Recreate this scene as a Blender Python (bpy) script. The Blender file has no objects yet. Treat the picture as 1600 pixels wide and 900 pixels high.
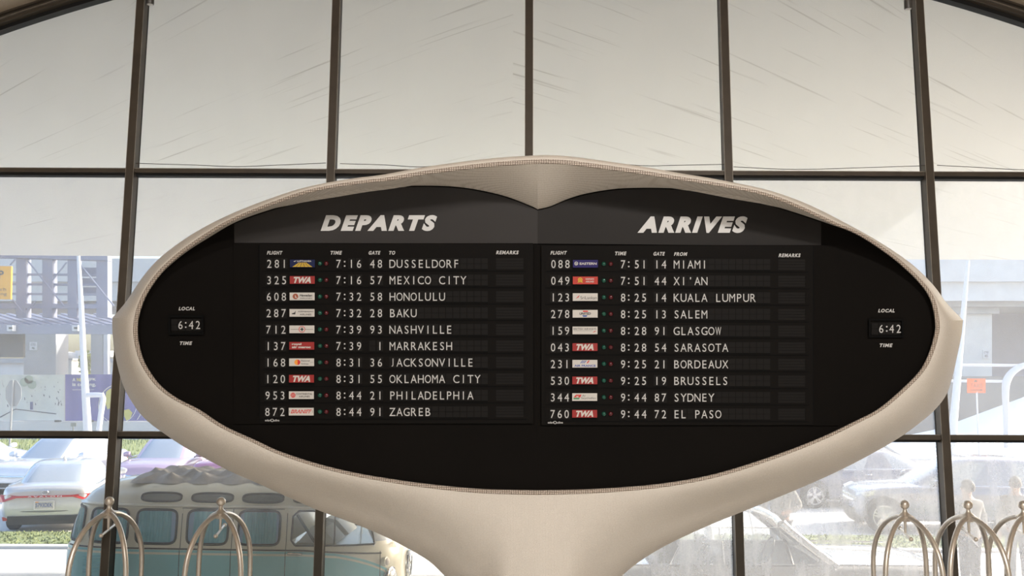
import bpy, bmesh, math, random
import numpy as np
from mathutils import Vector, Matrix

random.seed(7)
SC = bpy.context.scene
COL = SC.collection
R = math.radians

# ------------------------------------------------------------------ camera, sky, sun, exposure
F = 1500.0
CAM = Vector((0, 0, 3.3))
PITCH, ROLL = R(5.03), 0.0043
_f = Vector((0, math.cos(PITCH), math.sin(PITCH)))
_u0 = Vector((0, -math.sin(PITCH), math.cos(PITCH)))
_r0 = Vector((1, 0, 0))
_r = _r0 * math.cos(ROLL) + _u0 * math.sin(ROLL)
_u = _u0 * math.cos(ROLL) - _r0 * math.sin(ROLL)
cd = bpy.data.cameras.new('camera')
cam = bpy.data.objects.new('camera', cd)
COL.objects.link(cam)
M4 = Matrix((_r, _u, -_f)).transposed().to_4x4()
M4.translation = CAM
cam.matrix_world = M4
cd.sensor_width = 36.0
cd.lens = F / 1600 * 36.0
cd.clip_end = 600
SC.camera = cam

vs = SC.view_settings
vs.view_transform = 'Standard'
vs.look = 'None'
vs.gamma = 1.0
vs.use_curve_mapping = False
vs.exposure = 0.40
SC.cycles.use_denoising = True
SC.cycles.transparent_max_bounces = 24
SC.cycles.max_bounces = 10
SC.cycles.diffuse_bounces = 6
SC.cycles.sample_clamp_indirect = 6.0
SC.cycles.caustics_reflective = False
SC.cycles.caustics_refractive = False

SUN_AZ, SUN_EL = R(64), R(24)          # from straight ahead towards the right
world = bpy.data.worlds.new('world')
SC.world = world
world.use_nodes = True
wn = world.node_tree.nodes
wl = world.node_tree.links
bgn = wn['Background']
sky = wn.new('ShaderNodeTexSky')
sky.sky_type = 'NISHITA'
sky.sun_disc = False
sky.sun_elevation = SUN_EL
sky.sun_rotation = SUN_AZ
sky.air_density = 1.0
sky.dust_density = 3.0
wl.new(sky.outputs[0], bgn.inputs[0])
bgn.inputs[1].default_value = 0.45

sd = bpy.data.lights.new('sun', 'SUN')
sd.energy = 6.0
sd.color = (1.0, 0.94, 0.84)
sd.angle = R(0.6)
sun = bpy.data.objects.new('sun', sd)
COL.objects.link(sun)
tosun = Vector((math.sin(SUN_AZ) * math.cos(SUN_EL), math.cos(SUN_AZ) * math.cos(SUN_EL), math.sin(SUN_EL)))
sun.rotation_euler = tosun.to_track_quat('Z', 'Y').to_euler()
sun.location = tosun * 60


def fill_lamp(loc, size, power, aim, color):  # added fill light, no such fitting in view
    d = bpy.data.lights.new('fill_lamp', 'AREA')
    d.shape = 'DISK'
    d.size = size
    d.energy = power
    d.color = color
    o = bpy.data.objects.new('fill_lamp', d)
    COL.objects.link(o)
    o.location = loc
    o.rotation_euler = (Vector(loc) - Vector(aim)).to_track_quat('Z', 'Y').to_euler()
    return o


fill_lamp((-3.5, -4.5, 7.4), 3.0, 20, (0, 7, 1.5), (1.0, 0.90, 0.80))  # added soft fill towards the board front
fill_lamp((5.5, -3.5, 7.0), 3.0, 30, (1, 7, 1.0), (1.0, 0.91, 0.82))
fill_lamp((3.2, -1.2, 7.6), 1.2, 560, (2.6, 0.4, 0), (1.0, 0.945, 0.89))  # added pair lighting the floor, whose bounce brightens the board's lower lip
fill_lamp((-3.0, -1.2, 7.6), 1.2, 250, (-2.6, 0.4, 0), (1.0, 0.945, 0.89))


# ------------------------------------------------------------------ unprojecting helpers
def ray(px, py):
    return _r * ((px - 800) / F) + _u * ((450 - py) / F) + _f


def at_y(px, py, Y):
    d = ray(px, py)
    return CAM + d * (Y / d.y)


def at_z(px, py, Z):
    d = ray(px, py)
    return CAM + d * ((Z - CAM.z) / d.z)


def at_plane(px, py, p0, n):
    d = ray(px, py)
    return CAM + d * ((p0 - CAM).dot(n) / d.dot(n))


# ------------------------------------------------------------------ materials
def mat(name, col, rough=0.6, metal=0.0, noise=0.0, nscale=8.0, bump=0.0, bscale=60.0, coat=0.0, spec=0.5, trans=0.0):
    m = bpy.data.materials.new(name)
    m.use_nodes = True
    n, l = m.node_tree.nodes, m.node_tree.links
    b = n['Principled BSDF']
    b.inputs['Base Color'].default_value = (*col, 1)
    b.inputs['Roughness'].default_value = rough
    b.inputs['Metallic'].default_value = metal
    b.inputs['Coat Weight'].default_value = coat
    b.inputs['Specular IOR Level'].default_value = spec
    b.inputs['Transmission Weight'].default_value = trans
    tc = n.new('ShaderNodeTexCoord')
    if noise > 0:
        t = n.new('ShaderNodeTexNoise')
        t.inputs['Scale'].default_value = nscale
        t.inputs['Detail'].default_value = 5
        l.new(tc.outputs['Object'], t.inputs['Vector'])
        r = n.new('ShaderNodeMapRange')
        r.inputs['From Min'].default_value = 0.3
        r.inputs['From Max'].default_value = 0.7
        r.inputs['To Min'].default_value = 1 - noise
        r.inputs['To Max'].default_value = 1 + noise
        l.new(t.outputs['Fac'], r.inputs['Value'])
        mx = n.new('ShaderNodeVectorMath')
        mx.operation = 'SCALE'
        mx.inputs[0].default_value = col
        l.new(r.outputs[0], mx.inputs['Scale'])
        l.new(mx.outputs[0], b.inputs['Base Color'])
    if bump > 0:
        t2 = n.new('ShaderNodeTexNoise')
        t2.inputs['Scale'].default_value = bscale
        t2.inputs['Detail'].default_value = 4
        l.new(tc.outputs['Object'], t2.inputs['Vector'])
        bp = n.new('ShaderNodeBump')
        bp.inputs['Strength'].default_value = bump
        bp.inputs['Distance'].default_value = 0.02
        l.new(t2.outputs['Fac'], bp.inputs['Height'])
        l.new(bp.outputs[0], b.inputs['Normal'])
    return m


def tile_mat(name, col, grout, scale, lo, hi, rough=0.5):
    """penny tile: a regular cell pattern of round tiles in grout"""
    m = bpy.data.materials.new(name)
    m.use_nodes = True
    n, l = m.node_tree.nodes, m.node_tree.links
    b = n['Principled BSDF']
    b.inputs['Roughness'].default_value = rough
    tc = n.new('ShaderNodeTexCoord')
    mp = n.new('ShaderNodeMapping')
    mp.inputs['Scale'].default_value = (scale, 0.001, scale * 1.15)
    l.new(tc.outputs['Object'], mp.inputs['Vector'])
    v = n.new('ShaderNodeTexVoronoi')
    v.inputs['Randomness'].default_value = 0.15
    v.inputs['Scale'].default_value = 1.0
    l.new(mp.outputs[0], v.inputs['Vector'])
    r = n.new('ShaderNodeMapRange')
    r.inputs['From Min'].default_value = lo
    r.inputs['From Max'].default_value = hi
    l.new(v.outputs['Distance'], r.inputs['Value'])
    t = n.new('ShaderNodeTexNoise')
    t.inputs['Scale'].default_value = 3.0
    t.inputs['Detail'].default_value = 6
    l.new(tc.outputs['Object'], t.inputs['Vector'])
    cr = n.new('ShaderNodeMix')
    cr.data_type = 'RGBA'
    cr.inputs['A'].default_value = (*[c * 0.93 for c in col], 1)
    cr.inputs['B'].default_value = (*[min(1, c * 1.07) for c in col], 1)
    l.new(t.outputs['Fac'], cr.inputs['Factor'])
    mx = n.new('ShaderNodeMix')
    mx.data_type = 'RGBA'
    mx.inputs['B'].default_value = (*grout, 1)
    l.new(r.outputs[0], mx.inputs['Factor'])
    l.new(cr.outputs['Result'], mx.inputs['A'])
    l.new(mx.outputs['Result'], b.inputs['Base Color'])
    bp = n.new('ShaderNodeBump')
    bp.inputs['Strength'].default_value = 0.25
    bp.inputs['Distance'].default_value = 0.002
    bp.invert = True
    l.new(r.outputs[0], bp.inputs['Height'])
    l.new(bp.outputs[0], b.inputs['Normal'])
    return m


def glass_mat(name, haze, streak, tint=(0.97, 0.98, 0.98), dustcol=(0.88, 0.91, 0.98), stretch=(1, 1, 0.6)):
    """window glass carrying a film of dust that catches the light"""
    m = bpy.data.materials.new(name)
    m.use_nodes = True
    n, l = m.node_tree.nodes, m.node_tree.links
    n.remove(n['Principled BSDF'])
    out = n['Material Output']
    tc = n.new('ShaderNodeTexCoord')
    mp = n.new('ShaderNodeMapping')
    mp.inputs['Scale'].default_value = stretch
    l.new(tc.outputs['Object'], mp.inputs['Vector'])
    t = n.new('ShaderNodeTexNoise')
    t.inputs['Scale'].default_value = 1.6
    t.inputs['Detail'].default_value = 8
    t.inputs['Roughness'].default_value = 0.65
    l.new(mp.outputs[0], t.inputs['Vector'])
    t2 = n.new('ShaderNodeTexNoise')
    t2.inputs['Scale'].default_value = 55
    t2.inputs['Detail'].default_value = 3
    l.new(tc.outputs['Object'], t2.inputs['Vector'])
    r = n.new('ShaderNodeMapRange')
    r.inputs['From Min'].default_value = 0.35
    r.inputs['From Max'].default_value = 0.75
    r.inputs['To Min'].default_value = haze * (1 - streak)
    r.inputs['To Max'].default_value = haze * (1 + streak)
    ad = n.new('ShaderNodeMath')
    ad.operation = 'MULTIPLY_ADD'
    l.new(t2.outputs['Fac'], ad.inputs[0])
    ad.inputs[1].default_value = 0.25
    l.new(t.outputs['Fac'], ad.inputs[2])
    sb = n.new('ShaderNodeMath')
    sb.operation = 'SUBTRACT'
    l.new(ad.outputs[0], sb.inputs[0])
    sb.inputs[1].default_value = 0.12
    l.new(sb.outputs[0], r.inputs['Value'])
    tr = n.new('ShaderNodeBsdfTransparent')
    tr.inputs[0].default_value = (*tint, 1)
    tl = n.new('ShaderNodeBsdfTranslucent')
    tl.inputs[0].default_value = (*dustcol, 1)
    df = n.new('ShaderNodeBsdfDiffuse')
    df.inputs[0].default_value = (*dustcol, 1)
    m1 = n.new('ShaderNodeMixShader')
    m1.inputs[0].default_value = 0.25
    l.new(tl.outputs[0], m1.inputs[1])
    l.new(df.outputs[0], m1.inputs[2])
    m2 = n.new('ShaderNodeMixShader')
    l.new(r.outputs[0], m2.inputs[0])
    l.new(tr.outputs[0], m2.inputs[1])
    l.new(m1.outputs[0], m2.inputs[2])
    gl = n.new('ShaderNodeBsdfGlossy')
    gl.inputs['Roughness'].default_value = 0.02
    fr = n.new('ShaderNodeFresnel')
    fr.inputs[0].default_value = 1.25
    m3 = n.new('ShaderNodeMixShader')
    l.new(fr.outputs[0], m3.inputs[0])
    l.new(m2.outputs[0], m3.inputs[1])
    l.new(gl.outputs[0], m3.inputs[2])
    l.new(m3.outputs[0], out.inputs[0])
    return m


# ------------------------------------------------------------------ mesh helpers
class MB:
    """collects faces, then links them as ONE mesh object"""

    def __init__(self):
        self.v, self.f, self.m = [], [], []

    def face(self, pts, mi=0):
        k = len(self.v)
        self.v += [tuple(p) for p in pts]
        self.f.append(tuple(range(k, k + len(pts))))
        self.m.append(mi)

    def grid(self, rows, mi=0, closed=False, capa=False, capb=False):
        k = len(self.v)
        n = len(rows[0])
        for r in rows:
            self.v += [tuple(p) for p in r]
        for i in range(len(rows) - 1):
            for j in range(n if closed else n - 1):
                a = k + i * n + j
                b = k + i * n + (j + 1) % n
                self.f.append((a, b, b + n, a + n))
                self.m.append(mi(i, j) if callable(mi) else mi)
        m0 = mi if not callable(mi) else 0
        if capa:
            self.f.append(tuple(k + j for j in reversed(range(n))))
            self.m.append(m0)
        if capb:
            b = k + (len(rows) - 1) * n
            self.f.append(tuple(b + j for j in range(n)))
            self.m.append(m0)

    def box(self, x0, x1, y0, y1, z0, z1, mi=0):
        p = [(x, y, z) for z in (z0, z1) for y in (y0, y1) for x in (x0, x1)]
        k = len(self.v)
        self.v += p
        for q in ((0, 2, 3, 1), (4, 5, 7, 6), (0, 1, 5, 4), (2, 6, 7, 3), (0, 4, 6, 2), (1, 3, 7, 5)):
            self.f.append(tuple(k + i for i in q))
            self.m.append(mi)

    def hexa(self, p, mi=0):
        """p: 4 front corners then the 4 matching back corners"""
        k = len(self.v)
        self.v += [tuple(q) for q in p]
        for q in ((0, 1, 2, 3), (7, 6, 5, 4), (0, 4, 5, 1), (1, 5, 6, 2), (2, 6, 7, 3), (3, 7, 4, 0)):
            self.f.append(tuple(k + i for i in q))
            self.m.append(mi)

    def slab(self, pts, d, mi=0):
        """polygon pts pushed along d"""
        d = Vector(d)
        k, n = len(self.v), len(pts)
        self.v += [tuple(p) for p in pts] + [tuple(Vector(p) + d) for p in pts]
        self.f.append(tuple(range(k, k + n)))
        self.f.append(tuple(range(k + 2 * n - 1, k + n - 1, -1)))
        self.m += [mi, mi]
        for i in range(n):
            j = (i + 1) % n
            self.f.append((k + i, k + n + i, k + n + j, k + j))
            self.m.append(mi)

    def tube(self, path, r, seg=10, mi=0, caps=True):
        path = [Vector(p) for p in path]
        rs = r if isinstance(r, (list, tuple)) else [r] * len(path)
        rows = []
        up = None
        for i, p in enumerate(path):
            t = (path[min(i + 1, len(path) - 1)] - path[max(i - 1, 0)])
            if t.length < 1e-9:
                t = Vector((0, 0, 1))
            t.normalize()
            if up is None:
                up = Vector((0, 0, 1)) if abs(t.z) < 0.9 else Vector((1, 0, 0))
            a = t.cross(up).normalized()
            up = a.cross(t).normalized()
            rows.append([p + (a * math.cos(k / seg * 2 * math.pi) + up * math.sin(k / seg * 2 * math.pi)) * rs[i] for k in range(seg)])
        self.grid(rows, mi, True, caps, caps)

    def lathe(self, prof, axis_p, axis_d=(0, 0, 1), seg=20, mi=0):
        """prof: (radius, height) list"""
        d = Vector(axis_d).normalized()
        p0 = Vector(axis_p)
        self.tube([p0 + d * h for _, h in prof], [max(r_, 1e-4) for r_, _ in prof], seg, mi)

    def build(self, name, mats, parent=None, origin=None, smooth=False, autosmooth=None):
        me = bpy.data.meshes.new(name)
        v = self.v if origin is None else [(a - origin[0], b - origin[1], c - origin[2]) for a, b, c in self.v]
        me.from_pydata(v, [], self.f)
        mats = mats if isinstance(mats, (list, tuple)) else [mats]
        for mm in mats:
            me.materials.append(mm)
        if len(mats) > 1:
            me.polygons.foreach_set('material_index', self.m)
        bm = bmesh.new()
        bm.from_mesh(me)
        bmesh.ops.remove_doubles(bm, verts=bm.verts, dist=1e-5)
        bmesh.ops.recalc_face_normals(bm, faces=bm.faces)
        if smooth:
            ang = autosmooth if autosmooth else R(40)
            for f in bm.faces:
                f.smooth = True
            for e in bm.edges:
                if len(e.link_faces) == 2 and e.calc_face_angle(0) > ang:
                    e.smooth = False
        bm.to_mesh(me)
        bm.free()
        me.update()
        o = bpy.data.objects.new(name, me)
        COL.objects.link(o)
        if parent is not None:
            o.parent = parent
        return o


def thing(name, label, cat, loc=(0, 0, 0), rotz=0, group=None):
    o = bpy.data.objects.new(name, None)
    o.empty_display_size = 0.2
    COL.objects.link(o)
    o.location = loc
    o.rotation_euler = (0, 0, rotz)
    return tag(o, label, cat, group)


def tag(o, label, cat, group=None):
    o['label'] = label
    o['category'] = cat
    if group:
        o['group'] = group
    return o


def struct(o):
    o['kind'] = 'structure'
    return o


def dup(root, loc, rotz, label):
    r = root.copy()
    COL.objects.link(r)
    r.location = loc
    r.rotation_euler = (0, 0, rotz)
    r['label'] = label
    for ch in list(root.children):
        c = ch.copy()
        COL.objects.link(c)
        c.parent = r
        for g in list(ch.children):
            d = g.copy()
            COL.objects.link(d)
            d.parent = c
    return r


_tc = {}


def text_geo(s, bold=0.0, shear=0.0, space=1.0):
    """flat letter outlines of a string: verts in a unit box, faces, aspect"""
    key = (s, bold, shear, space)
    if key in _tc:
        return _tc[key]
    cu = bpy.data.curves.new('lettering', 'FONT')
    cu.body = s
    cu.offset = bold
    cu.shear = shear
    cu.space_character = space
    cu.resolution_u = 4
    o = bpy.data.objects.new('lettering', cu)
    COL.objects.link(o)
    dg = bpy.context.evaluated_depsgraph_get()
    dg.update()
    ev = o.evaluated_get(dg)
    me = ev.to_mesh()
    v = np.array([tuple(p.co) for p in me.vertices])
    f = [tuple(p.vertices) for p in me.polygons]
    ev.to_mesh_clear()
    bpy.data.objects.remove(o)
    bpy.data.curves.remove(cu)
    lo, hi = v.min(0), v.max(0)
    w, h = hi[0] - lo[0], hi[1] - lo[1]
    u = (v[:, :2] - lo[:2]) / np.array([w, h])
    _tc[key] = (u, f, w / h)
    return _tc[key]


def letters(mb, s, x0, ytop, x1, ybot, fn, mi=0, bold=0.0, shear=0.0, space=1.0):
    """fit a string's letter shapes into a rectangle, each corner taken through fn(x, y)"""
    u, f, a = text_geo(s, bold, shear, space)
    k = len(mb.v)
    for q in u:
        mb.v.append(tuple(fn(x0 + (x1 - x0) * q[0], ybot + (ytop - ybot) * q[1])))
    for p in f:
        mb.f.append(tuple(k + i for i in p))
        mb.m.append(mi)


def spline(pts, n=10):
    """Catmull-Rom through the points"""
    P = [np.array(p, float) for p in pts]
    P = [2 * P[0] - P[1]] + P + [2 * P[-1] - P[-2]]
    out = []
    for i in range(1, len(P) - 2):
        a, b, c, d = P[i - 1:i + 3]
        for k in range(n):
            t = k / n
            out.append(0.5 * ((2 * b) + (c - a) * t + (2 * a - 5 * b + 4 * c - d) * t * t + (3 * b - a - 3 * c + d) * t ** 3))
    out.append(P[-2])
    return out

# ------------------------------------------------------------------ palette
M = {}
M['bronze'] = mat('bronze_metal', (0.092, 0.075, 0.058), 0.45, 0.25, 0.12, 5)
M['bronze_highlight'] = mat('bronze_edge_highlight', (0.30, 0.27, 0.235), 0.4, 0.4, 0.2, 12)  # paler bronze painted in as the highlight on bevelled edges
M['gasket'] = mat('black_gasket', (0.008, 0.008, 0.008), 0.7)
M['plaster'] = mat('warm_plaster', (0.55, 0.46, 0.36), 0.85, 0, 0.06, 2, 0.3, 40)
M['terrazzo'] = mat('white_floor_tile', (0.66, 0.64, 0.60), 0.45, 0, 0.06, 60)
M['pavement'] = mat('pale_concrete_paving', (0.60, 0.59, 0.575), 0.85, 0, 0.08, 0.8, 0.2, 30)
M['asphalt'] = mat('grey_asphalt', (0.26, 0.26, 0.27), 0.85, 0, 0.12, 1.5, 0.3, 40)
M['concrete'] = mat('grey_concrete', (0.40, 0.41, 0.43), 0.85, 0, 0.08, 1.2, 0.2, 20)
M['concrete_pale'] = mat('pale_concrete', (0.66, 0.66, 0.67), 0.85, 0, 0.06, 1.2)
M['grass'] = mat('grass', (0.25, 0.29, 0.13), 0.9, 0, 0.3, 6, 0.8, 60)

# streaked board-marked concrete for the underside of the roof wing
m = bpy.data.materials.new('streaked_white_concrete')
m.use_nodes = True
n, l = m.node_tree.nodes, m.node_tree.links
b = n['Principled BSDF']
b.inputs['Roughness'].default_value = 0.9
tc = n.new('ShaderNodeTexCoord')
sx = n.new('ShaderNodeSeparateXYZ')
l.new(tc.outputs['Object'], sx.inputs[0])
ab = n.new('ShaderNodeMath'); ab.operation = 'ABSOLUTE'
l.new(sx.outputs[0], ab.inputs[0])


def madd(a, k, c):
    q = n.new('ShaderNodeMath'); q.operation = 'MULTIPLY_ADD'
    l.new(a, q.inputs[0]); q.inputs[1].default_value = k
    l.new(c, q.inputs[2])
    return q.outputs[0]


vv = madd(ab.outputs[0], -0.50, sx.outputs[1])
uu = madd(sx.outputs[1], 0.5, ab.outputs[0])
cb = n.new('ShaderNodeCombineXYZ')
q = n.new('ShaderNodeMath'); q.operation = 'MULTIPLY'; q.inputs[1].default_value = 9.0; l.new(vv, q.inputs[0]); l.new(q.outputs[0], cb.inputs[0])
q = n.new('ShaderNodeMath'); q.operation = 'MULTIPLY'; q.inputs[1].default_value = 0.26; l.new(uu, q.inputs[0]); l.new(q.outputs[0], cb.inputs[1])
q = n.new('ShaderNodeMath'); q.operation = 'SIGN'; l.new(sx.outputs[0], q.inputs[0])
q2 = n.new('ShaderNodeMath'); q2.operation = 'MULTIPLY'; q2.inputs[1].default_value = 13; l.new(q.outputs[0], q2.inputs[0]); l.new(q2.outputs[0], cb.inputs[2])
nz = n.new('ShaderNodeTexNoise'); nz.inputs['Scale'].default_value = 1.3; nz.inputs['Detail'].default_value = 2.0
l.new(cb.outputs[0], nz.inputs['Vector'])
mr = n.new('ShaderNodeMapRange'); mr.inputs['From Min'].default_value = 0.63; mr.inputs['From Max'].default_value = 0.86
l.new(nz.outputs['Fac'], mr.inputs['Value'])
nb = n.new('ShaderNodeTexNoise'); nb.inputs['Scale'].default_value = 0.35; nb.inputs['Detail'].default_value = 3
l.new(tc.outputs['Object'], nb.inputs['Vector'])
mb_ = n.new('ShaderNodeMix'); mb_.data_type = 'RGBA'
mb_.inputs['A'].default_value = (0.765, 0.75, 0.72, 1); mb_.inputs['B'].default_value = (0.82, 0.81, 0.78, 1)
l.new(nb.outputs['Fac'], mb_.inputs['Factor'])
mc = n.new('ShaderNodeMix'); mc.data_type = 'RGBA'; mc.inputs['B'].default_value = (0.42, 0.40, 0.36, 1)
l.new(mr.outputs[0], mc.inputs['Factor']); l.new(mb_.outputs['Result'], mc.inputs['A'])
l.new(mc.outputs['Result'], b.inputs['Base Color'])
M['wing'] = m

# ------------------------------------------------------------------ window wall plane (leans outward towards its top)
LEAN = R(3.3)
W0 = Vector((0, 10.85, 0))
WN = Vector((0, -math.cos(LEAN), math.sin(LEAN)))     # towards the room
WU = Vector((0, math.sin(LEAN), math.cos(LEAN)))      # up the wall


def wall_sx(px, py):
    p = at_plane(px, py, W0, WN) - W0
    return p.x, p.dot(WU)


def wp(x, s, out=0.0):
    """point on the wall plane at x, height s along it, pushed out of doors by out"""
    return W0 + Vector((x, 0, 0)) + WU * s - WN * out


def avg_x(a, b_):
    return 0.5 * (wall_sx(a, 0)[0] + wall_sx(b_, 900)[0])


MX = [avg_x(221, 166), avg_x(526, 498), avg_x(826, 826), avg_x(1131, 1154), avg_x(1433, 1489)]
sp = (MX[4] - MX[0]) / 4
MX = [MX[0] - 2 * sp, MX[0] - sp] + MX + [MX[4] + sp, MX[4] + 2 * sp]
S_LOW = wall_sx(800, 682)[1]
S_UP = wall_sx(800, 271)[1]
XC = MX[4]
# arch: a parabola through the photographed frame edge
xa, sa = wall_sx(0, 46)
xb, sb_ = wall_sx(145, 0)
KA = (sb_ - sa) / ((xa - XC) ** 2 - (xb - XC) ** 2)
S_TOP = sb_ + KA * (xb - XC) ** 2


def arch(x):
    return S_TOP - KA * (x - XC) ** 2


XE = math.sqrt((S_TOP - 0.02) / KA)

# floor and ceiling vault
mb = MB()
mb.box(-XE - 1, XE + 1, -30, 10.9, -0.25, 0.0)
struct(mb.build('floor', M['terrazzo']))
mb = MB()
BAND = 0.17
rows_a, rows_b = [], []
for i in range(61):
    x = XC - XE + 2 * XE * i / 60
    s = arch(x) + BAND
    p = wp(x, s)
    rows_a.append([(x, p.y + 0.25, p.z), (x, p.y - 0.4, p.z + 0.0), (x, 4, p.z), (x, -12, p.z), (x, -30, p.z)])
    rows_b.append([(x * 1.02, p.y + 0.25, p.z + 0.35), (x * 1.02, -30, p.z + 0.35)])
mb.grid(rows_a)
mb.grid(rows_b)
for i in range(60):
    mb.face([rows_a[i][0], rows_a[i + 1][0], rows_b[i + 1][0], rows_b[i][0]])
    mb.face([rows_a[i][-1], rows_a[i + 1][-1], rows_b[i + 1][-1], rows_b[i][-1]])
struct(mb.build('ceiling', M['plaster'], smooth=True))

# solid ends of the front wall beyond the glass
for sgn, nm in ((-1, 'wall_left'), (1, 'wall_right')):
    mb = MB()
    x0 = MX[0] if sgn < 0 else MX[-1]
    xs = [x0 + (XC + sgn * XE - x0) * k / 12 for k in range(13)]
    pts = [wp(x, arch(x) + BAND) for x in xs] + [wp(xs[-1], 0), wp(xs[0], 0)]
    mb.slab(pts, -WN * 0.25)
    struct(mb.build(nm, M['plaster']))


# ------------------------------------------------------------------ mullions, transoms, arch frame
def bar_mb(mb, x0, x1, s0, s1, d0, d1, mi=0):
    mb.hexa([wp(x0, s0, d0), wp(x1, s0, d0), wp(x1, s1, d0), wp(x0, s1, d0),
             wp(x0, s0, d1), wp(x1, s0, d1), wp(x1, s1, d1), wp(x0, s1, d1)], mi)


tn = 0
for i, x in enumerate(MX):
    tn += 1
    mb = MB()
    top = arch(x) + 0.03
    bar_mb(mb, x - 0.048, x + 0.048, 0, top, -0.05, 0.045)          # room side cap
    bar_mb(mb, x - 0.040, x + 0.040, 0, top, 0.045, 0.105)          # web
    bar_mb(mb, x - 0.0485, x - 0.0425, 0, top, -0.052, -0.045, 1)   # painted highlight on the arrises
    bar_mb(mb, x + 0.0425, x + 0.0485, 0, top, -0.052, -0.045, 1)
    bar_mb(mb, x - 0.043, x + 0.043, 0, top, 0.105, 0.125, 2)       # gasket
    struct(mb.build('trim_%d' % tn, [M['bronze'], M['bronze_highlight'], M['gasket']]))
for s, a in ((S_LOW, 0.040), (S_UP, 0.036)):
    for i in range(len(MX) - 1):
        x0, x1 = MX[i] + 0.048, MX[i + 1] - 0.048
        if s > max(arch(x0), arch(x1)):
            continue
        tn += 1
        mb = MB()
        bar_mb(mb, x0, x1, s - a + 0.022, s + a, -0.03, 0.09)
        bar_mb(mb, x0, x1, s + a - 0.006, s + a + 0.002, -0.034, -0.026, 1)
        bar_mb(mb, x0, x1, s - a - 0.005, s - a + 0.022, 0.02, 0.12, 2)
        struct(mb.build('trim_%d' % tn, [M['bronze'], M['bronze_highlight'], M['gasket']]))
tn += 1
mb = MB()
NS = 60
xs = [MX[0] + (MX[-1] - MX[0]) * k / NS for k in range(NS + 1)]
for (a0, a1, d0, d1, mi) in ((0.0, 0.055, 0.02, 0.13, 2), (0.05, 0.175, -0.05, 0.11, 0), (0.092, 0.104, -0.075, -0.05, 1), (0.14, 0.175, -0.09, -0.05, 0)):
    rows = []
    for x in xs:
        s = arch(x)
        rows.append([wp(x, s + a0, d0), wp(x, s + a1, d0), wp(x, s + a1, d1), wp(x, s + a0, d1)])
    mb.grid(rows, mi, True, True, True)
struct(mb.build('trim_%d' % tn, [M['bronze'], M['bronze_highlight'], M['gasket']]))
# foot rail under the glass
tn += 1
mb = MB()
bar_mb(mb, MX[0], MX[-1], 0, 0.12, -0.03, 0.11)
struct(mb.build('trim_%d' % tn, M['bronze']))

# glass: each pane a piece of its own
G_TOP = glass_mat('clean_glass', 0.010, 0.8)
G_ML = glass_mat('dusty_glass_middle', 0.22, 0.05)
G_MR = glass_mat('dusty_glass_sunny', 0.19, 0.15)
G_BL = glass_mat('dusty_glass_low', 0.085, 0.3)
G_BR = glass_mat('dirty_glass_low', 0.28, 0.32, stretch=(3.2, 3.2, 0.9))
wnum = 0
for i in range(len(MX) - 1):
    x0, x1 = MX[i] + 0.03, MX[i + 1] - 0.03
    right = 0.5 * (x0 + x1) > XC
    for r_, (s0, s1) in enumerate(((0.11, S_LOW - 0.03), (S_LOW + 0.03, S_UP - 0.03), (S_UP + 0.03, 99))):
        xs = [x0 + (x1 - x0) * k / 8 for k in range(9)]
        tops = [min(s1, arch(x) + 0.04) for x in xs]
        if max(tops) < s0 + 0.1:
            continue
        wnum += 1
        mb = MB()
        pts = [wp(x, max(t, s0 + 0.02), 0.11) for x, t in zip(xs, tops)] + [wp(x1, s0, 0.11), wp(x0, s0, 0.11)]
        mb.slab(pts, -WN * 0.006)
        g = (G_BR if right else G_BL, G_MR if right else G_ML, G_TOP)[r_]
        struct(mb.build('window_%d' % wnum, g))

# ------------------------------------------------------------------ roof wing outside, seen from below
mb = MB()
YE = 22.0
zE = at_y(800, 403.5, YE).z
XW = 12.6
low, up = [], []
NX = 48
for i in range(NX + 1):
    x = XC - XW + (2 * XW) * i / NX if True else 0
    xw_ = XC + (x - XC) * 7.3 / XW
    ps = wp(xw_, arch(xw_) + BAND, 0.14)
    a, c = [], []
    for k in range(13):
        t = k / 12
        xx = XC + (x - XC) * (7.3 / XW + (1 - 7.3 / XW) * t)
        y = ps.y + (YE - ps.y) * t
        z = ps.z + (zE + 0.02 * ((x - XC) / XW) ** 2 - ps.z) * (t ** 0.9)
        a.append((xx, y, z))
        c.append((xx, y, z + 0.16 + 0.35 * (1 - t)))
    low.append(a)
    up.append(c)
mb.grid(low)
mb.grid(up)
for i in range(NX):
    for e in (0, -1):
        mb.face([low[i][e], low[i + 1][e], up[i + 1][e], up[i][e]])
for e in (0, -1):
    for k in range(12):
        mb.face([low[e][k], low[e][k + 1], up[e][k + 1], up[e][k]])
struct(mb.build('roof_overhang', M['wing'], smooth=True))

# ------------------------------------------------------------------ ground outside
mb = MB()
mb.box(-160, 160, -60, 300, -0.6, -0.26)
struct(mb.build('ground', M['asphalt']))
mb = MB()
mb.box(-60, 60, 10.95, 18.3, -0.3, -0.02)
struct(mb.build('road', M['pavement']))
mb = MB()
mb.box(-60, 60, -75, -30.02, -0.3, -0.02)
struct(mb.build('forecourt_ground', M['pavement']))
mb = MB()
mb.box(-60, 60, 18.3, 18.52, -0.3, 0.03)
struct(mb.build('curb', M['concrete_pale']))
mb = MB()
mb.box(-60, 60, 20.35, 37.0, -0.3, -0.2)
struct(mb.build('parking_ground', M['pavement']))


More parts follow.
